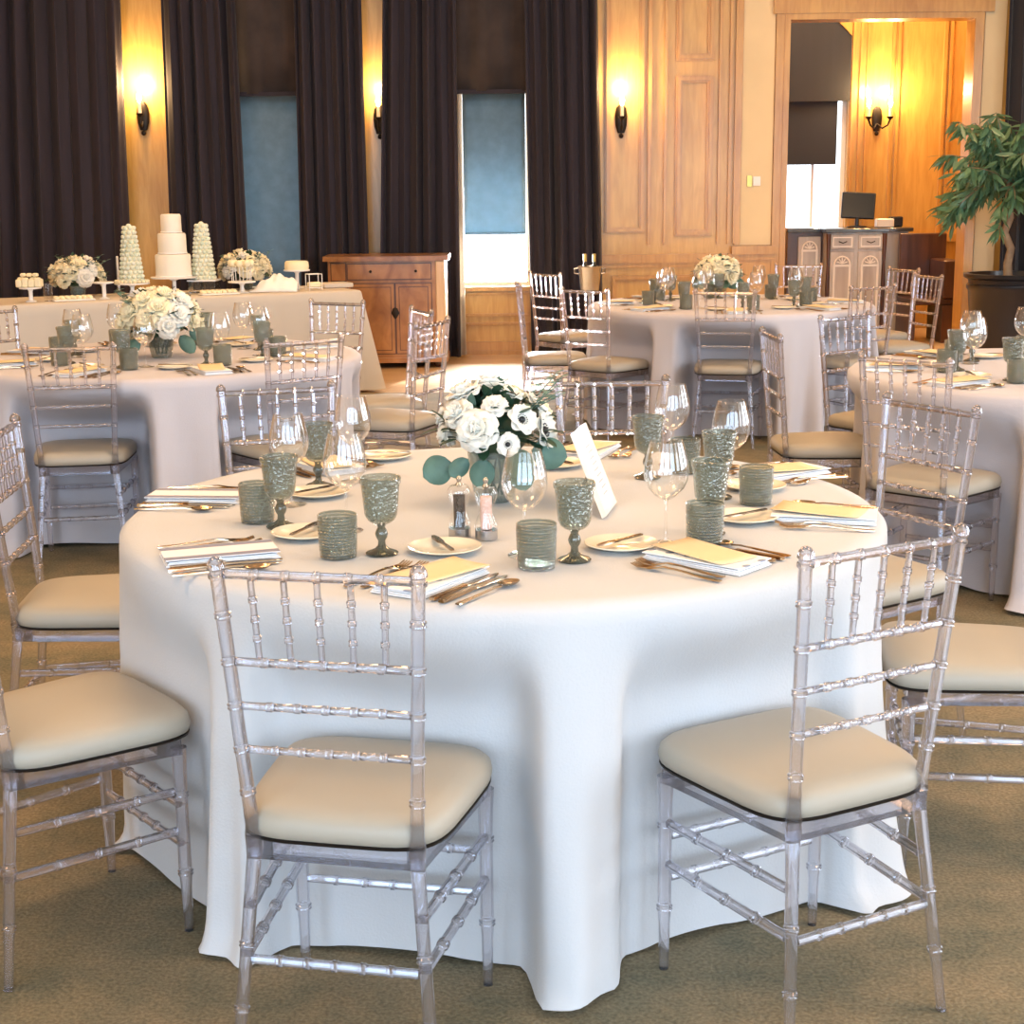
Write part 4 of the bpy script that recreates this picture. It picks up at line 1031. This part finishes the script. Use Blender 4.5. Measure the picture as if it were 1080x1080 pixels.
# ------------------------------------------------------------------ alcove cabinet and what stands on it
YK = 15.15
kx0, kx1, kx2, kx3 = X(829, 270, YK+.3), X(872, 270, YK), X(933, 270, YK), X(955, 270, YK+.2); kz = at_y(890, 241, YK)[2]
r = empty('carved_cabinet', (kx1, YK, 0)); o_ = kx1
MB().box(kx0-o_, .22, .0, -.002, .75, kz-.04).build('left_wing', M['darkwood'], r)
MB().box(0, 0, .0, kx2-o_, .75, kz-.04).build('body', M['greywood'], r)
MB().box(kx2-o_+.002, .12, 0, kx3-o_, .75, kz-.04).build('right_wing', M['greywood'], r)
wt = MB(); wt.box(kx0-o_-.02, .17, kz-.039, -.03, .77, kz, .006); wt.box(-.03, -.04, kz-.039, kx2-o_+.03, .77, kz, .006); wt.box(kx2-o_+.03, .08, kz-.039, kx3-o_+.04, .77, kz, .006)
wt.build('worktop', M['stone'], r)
W_ = kx2-o_
def arch_door(x0, x1, z0, z1, y, mat='greywood'):
    d = MB().box(x0, y-.02, z0, x1, y, z1, .004).build('door', M[mat], r)
    f = MB(); frame(f, x0+.03, x1-.03, z0+.04, z1-.13, y-.02, .02, .008)
    n = 10; w = (x1-x0)/2-.04; c0 = (x0+x1)/2
    pts = [(c0-w*cos(pi*i/n), y-.026, z1-.13+.08*sin(pi*i/n)) for i in range(n+1)]; f.tube(pts, .009, 6)
    for i in range(5):
        a = pi*(i+.5)/5; f.tube([(c0, y-.026, z1-.12), (c0-w*.7*cos(a), y-.026, z1-.12+.06*sin(a))], .006, 6)
    f.build('carving', M['white'] if mat != 'darkwood' else M['greywood'], d); MB().ball((x1-.03 if x0 < W_/3 else x0+.03, y-.03, (z0+z1)/2), .01, 8, 6).build('knob', M['bronze'], d)
for i in range(2):
    x0 = .03+i*(W_/2-.01); x1 = x0+W_/2-.05
    arch_door(x0, x1, .08, kz-.22, 0)
    dr = MB().box(x0, -.02, kz-.20, x1, 0, kz-.06, .004).build('drawer', M['greywood'], r)
    f = MB(); frame(f, x0+.02, x1-.02, kz-.18, kz-.08, -.02, .012, .006); f.build('drawer_moulding', M['white'], dr)
    MB().tube([((x0+x1)/2-.04,-.03,kz-.125),((x0+x1)/2,-.04,kz-.14),((x0+x1)/2+.04,-.03,kz-.125)], .005, 6).build('handle', M['bronze'], dr)
arch_door(kx0-o_+.1, -.02, .08, kz-.08, .22)
for x_ in (0.0, W_-.02): MB().lathe([(0,.0),(.025,0),(.022,.1),(.014,.2),(.022,.5),(.014,.75),(.025,kz-.05),(0,kz-.05)], 12, (x_+.01,-.015,0)).build('corner_column', M['darkwood'], r)
tag(r, 'carved silvery wooden cabinet with dark stone top in the alcove', 'cabinet')
# monitor
mx_, _, mz = at_y(905, 232, YK+.3); r = empty('monitor', (mx_, YK+.35, kz+.001), R(-8))
MB().lathe([(0,0),(.1,0),(.1,.01),(.02,.02),(.018,.10),(0,.1)], 20).build('stand', M['black'], r)
mb = MB(); mb.box(-.165, -.02, .085, .165, .03, .345, .008); sc_ = mb.build('housing', M['black'], r); sc_.rotation_euler = (R(-8), R(3), 0)
o = MB().box(-.15, -.0215, .10, .15, -.0205, .33).build('screen', pmat('dark screen', srgb(16,18,24), .15), r); o.rotation_euler = (R(-8), R(3), 0)
tag(r, 'black monitor on the alcove cabinet facing the room', 'monitor')
bx = at_y(925, 236, YK+.25); o = MB().box(-.11,-.06,0,.06,.06,.085,.008).build('paper_box', M['white']); o.location = (bx[0]+.09, YK+.22, kz+.001); tag(o, 'white box beside the monitor on the cabinet', 'box')
o = MB().box(-.06,-.06,0,.06,.06,.10,.008).build('card_reader', M['black']); o.location = (X(948, 235, YK+.35), YK+.48, kz+.001); tag(o, 'small black device at the right end of the cabinet top', 'device')

# wooden bench at the alcove's right
bx0, bx1 = X(958, 300, 14.7), X(1008, 300, 14.7)
r = empty('wooden_bench', ((bx0+bx1)/2, 14.85, 0)); w = (bx1-bx0)/2
MB().box(-w, -.28, .36, w, .28, .42, .008).build('seat', M['darkwood'], r)
MB().box(-w, .22, .422, w, .30, 1.02, .008).build('backrest', M['darkwood'], r)
MB().box(-w, -.26, 0, -w+.05, .28, .36).build('side', M['darkwood'], r); MB().box(w-.16, -.3, 0, w, .22, .359).build('side', M['darkwood'], r)
MB().box(w-.16, -.32, .422, w, .2, .78, .01).build('armrest', M['darkwood'], r)
tag(r, 'dark wooden bench between the cabinet and the potted tree', 'bench')

# ------------------------------------------------------------------ potted tree
px_, _, pz_ = at_y(1066, 288, 12.7)
r = empty('potted_tree', (px_, 12.7, 0))
MB().lathe([(0,0),(.24,0),(.25,.03),(.27,.05),(.31,.35),(.335,pz_-.14),(.35,pz_-.12),(.35,pz_-.09),(.335,pz_-.08),(.34,pz_-.05),(.375,pz_-.03),(.38,pz_),(.34,pz_+.0),(.33,pz_-.06),(0,pz_-.06)], 36).build('pot', M['pot'], r)
MB().lathe([(0,pz_-.055),(.32,pz_-.055),(0,pz_-.045)], 24).build('soil', M['soil'], r)
tr = [(-.02,0,pz_-.06), (-.03,0,pz_+.08), (-.01,0,pz_+.2), (-.07,.01,pz_+.33), (-.03,0,pz_+.45), (-.05,0,pz_+.6), (-.05,0,pz_+.75), (-.02,0,pz_+.95)]
MB().tube(tr, [.038,.034,.032,.034,.03,.03,.027,.02], 10).build('trunk', M['bark'], r)
rnd = random.Random(21); br = MB(); lf = MB(); zc0 = pz_+.93
for q in range(64):
    a = rnd.uniform(0, 2*pi); e = rnd.uniform(-.7, 1.35); L_ = rnd.uniform(.42, .78)
    d = (cos(a)*cos(e), sin(a)*cos(e), sin(e)*.72)
    s0 = (-.03, 0, zc0-.25+rnd.uniform(0, .2)); pts = []
    for i in range(6):
        t_ = i/5; p_ = add(s0, mul(d, L_*t_)); pts.append((p_[0], p_[1], p_[2]+.12*t_-.32*t_*t_*(1.2-d[2])*.5))
    br.tube(pts, [.010,.008,.006,.005,.004,.002], 5)
    for i in range(46):
        t_ = rnd.uniform(.25, 1.); j = min(4, int(t_*5)); p_ = lerp(pts[j], pts[j+1], t_*5-j if j < 5 else 1)
        dd = (rnd.uniform(-1,1)*.6+d[0]*.5, rnd.uniform(-1,1)*.6+d[1]*.5, rnd.uniform(-1.3,.1))
        leaf_fn(lf, p_, dd, rnd.uniform(.12,.19), rnd.uniform(.013,.021), up=(rnd.uniform(-1,1), rnd.uniform(-1,1), .5), bend=.15, n=4, rnd=False)
br.build('branches', M['bark'], r); lf.build('foliage', M['ficus'], r, angle=3.)
tag(r, 'ficus tree with long drooping leaves in a black pot', 'potted tree')

# ------------------------------------------------------------------ light
def area(name, loc, rot, sx, sy, energy, col, spread=None):
    L = bpy.data.lights.new(name, 'AREA'); L.shape = 'RECTANGLE'; L.size = sx; L.size_y = sy; L.energy = energy; L.color = col
    if spread: L.spread = spread
    o = bpy.data.objects.new(name, L); COL.objects.link(o); o.location = loc; o.rotation_euler = rot; return o
COOL = (.50, .73, 1.); WARM = (1., .60, .30)
for i, (a, c) in enumerate(xs):
    area('daylight front', ((a+c)/2, YB+.05, 1.95), (R(90), 0, 0), c-a-.1, 3.0, 172, COOL)
for a, c in ys:
    area('daylight right', (XR-.05, (a+c)/2, 1.9), (0, R(90), 0), 2.7, c-a-.1, 70 if a < 1 else 130, (.78, .88, 1.))
for i, (x, y) in enumerate(((-2.5, 2.5), (2.5, 2.5), (0, 4.6), (-2.2, 7.2), (2.4, 7.2), (0, 10.3), (-3.2, 11.2), (3.2, 11.4))):
    area('ceiling lamp', (x, y, CEIL-.03), (0, 0, 0), 1.1, 1.1, 62, WARM)
area('alcove lamp', ((AX0+AX1)/2, 15.2, CEIL-.05), (0, 0, 0), 1.2, 1.2, 120, (1., .74, .46))
sun = bpy.data.lights.new('sun', 'SUN'); sun.energy = 16.; sun.angle = R(3.); sun.color = (1., .95, .88)
so = bpy.data.objects.new('sun', sun); COL.objects.link(so)
from mathutils import Vector
so.rotation_euler = Vector((-.34, -1., -.50)).to_track_quat('-Z', 'Y').to_euler()
# daylight arriving through the far windows
area('daylight far window', ((W2[0]+W2[1])/2, YW+.6, (WZ0+Z(245, 520))/2+.1), (R(-90), 0, 0),     .6, .6, 520, (.92, .96, 1.))
area('daylight left window', ((W1[0]+W1[1])/2, YW+.6, 1.2), (R(-90), 0, 0), .8, 1.6, 60, (.80, .90, 1.))
w = bpy.data.worlds.new('daylight'); SC.world = w; w.use_nodes = True
bg = w.node_tree.nodes['Background']; bg.inputs[0].default_value = (.86, .93, 1., 1); bg.inputs[1].default_value = 3.2

# ------------------------------------------------------------------ camera
cam = bpy.data.cameras.new('camera'); cam.sensor_width = 36.; cam.lens = F*36/1080; cam.clip_end = 100
co = bpy.data.objects.new('camera', cam); COL.objects.link(co); co.location = (0, 0, H)
from mathutils import Matrix
co.matrix_world = Matrix.Translation((0, 0, H)) @ Matrix.Rotation(pi/2-PIT, 4, 'X') @ Matrix.Rotation(ROLL, 4, 'Z')
SC.camera = co
vs = SC.view_settings; vs.view_transform = 'Standard'; vs.look = 'None'; vs.gamma = 1.; vs.exposure = .0; vs.use_curve_mapping = False
cy_ = SC.cycles; cy_.max_bounces = 14; cy_.transparent_max_bounces = 40; cy_.transmission_bounces = 12; cy_.glossy_bounces = 4; cy_.diffuse_bounces = 3
cy_.sample_clamp_indirect = 6.; cy_.caustics_reflective = False; cy_.caustics_refractive = False; cy_.use_denoising = True
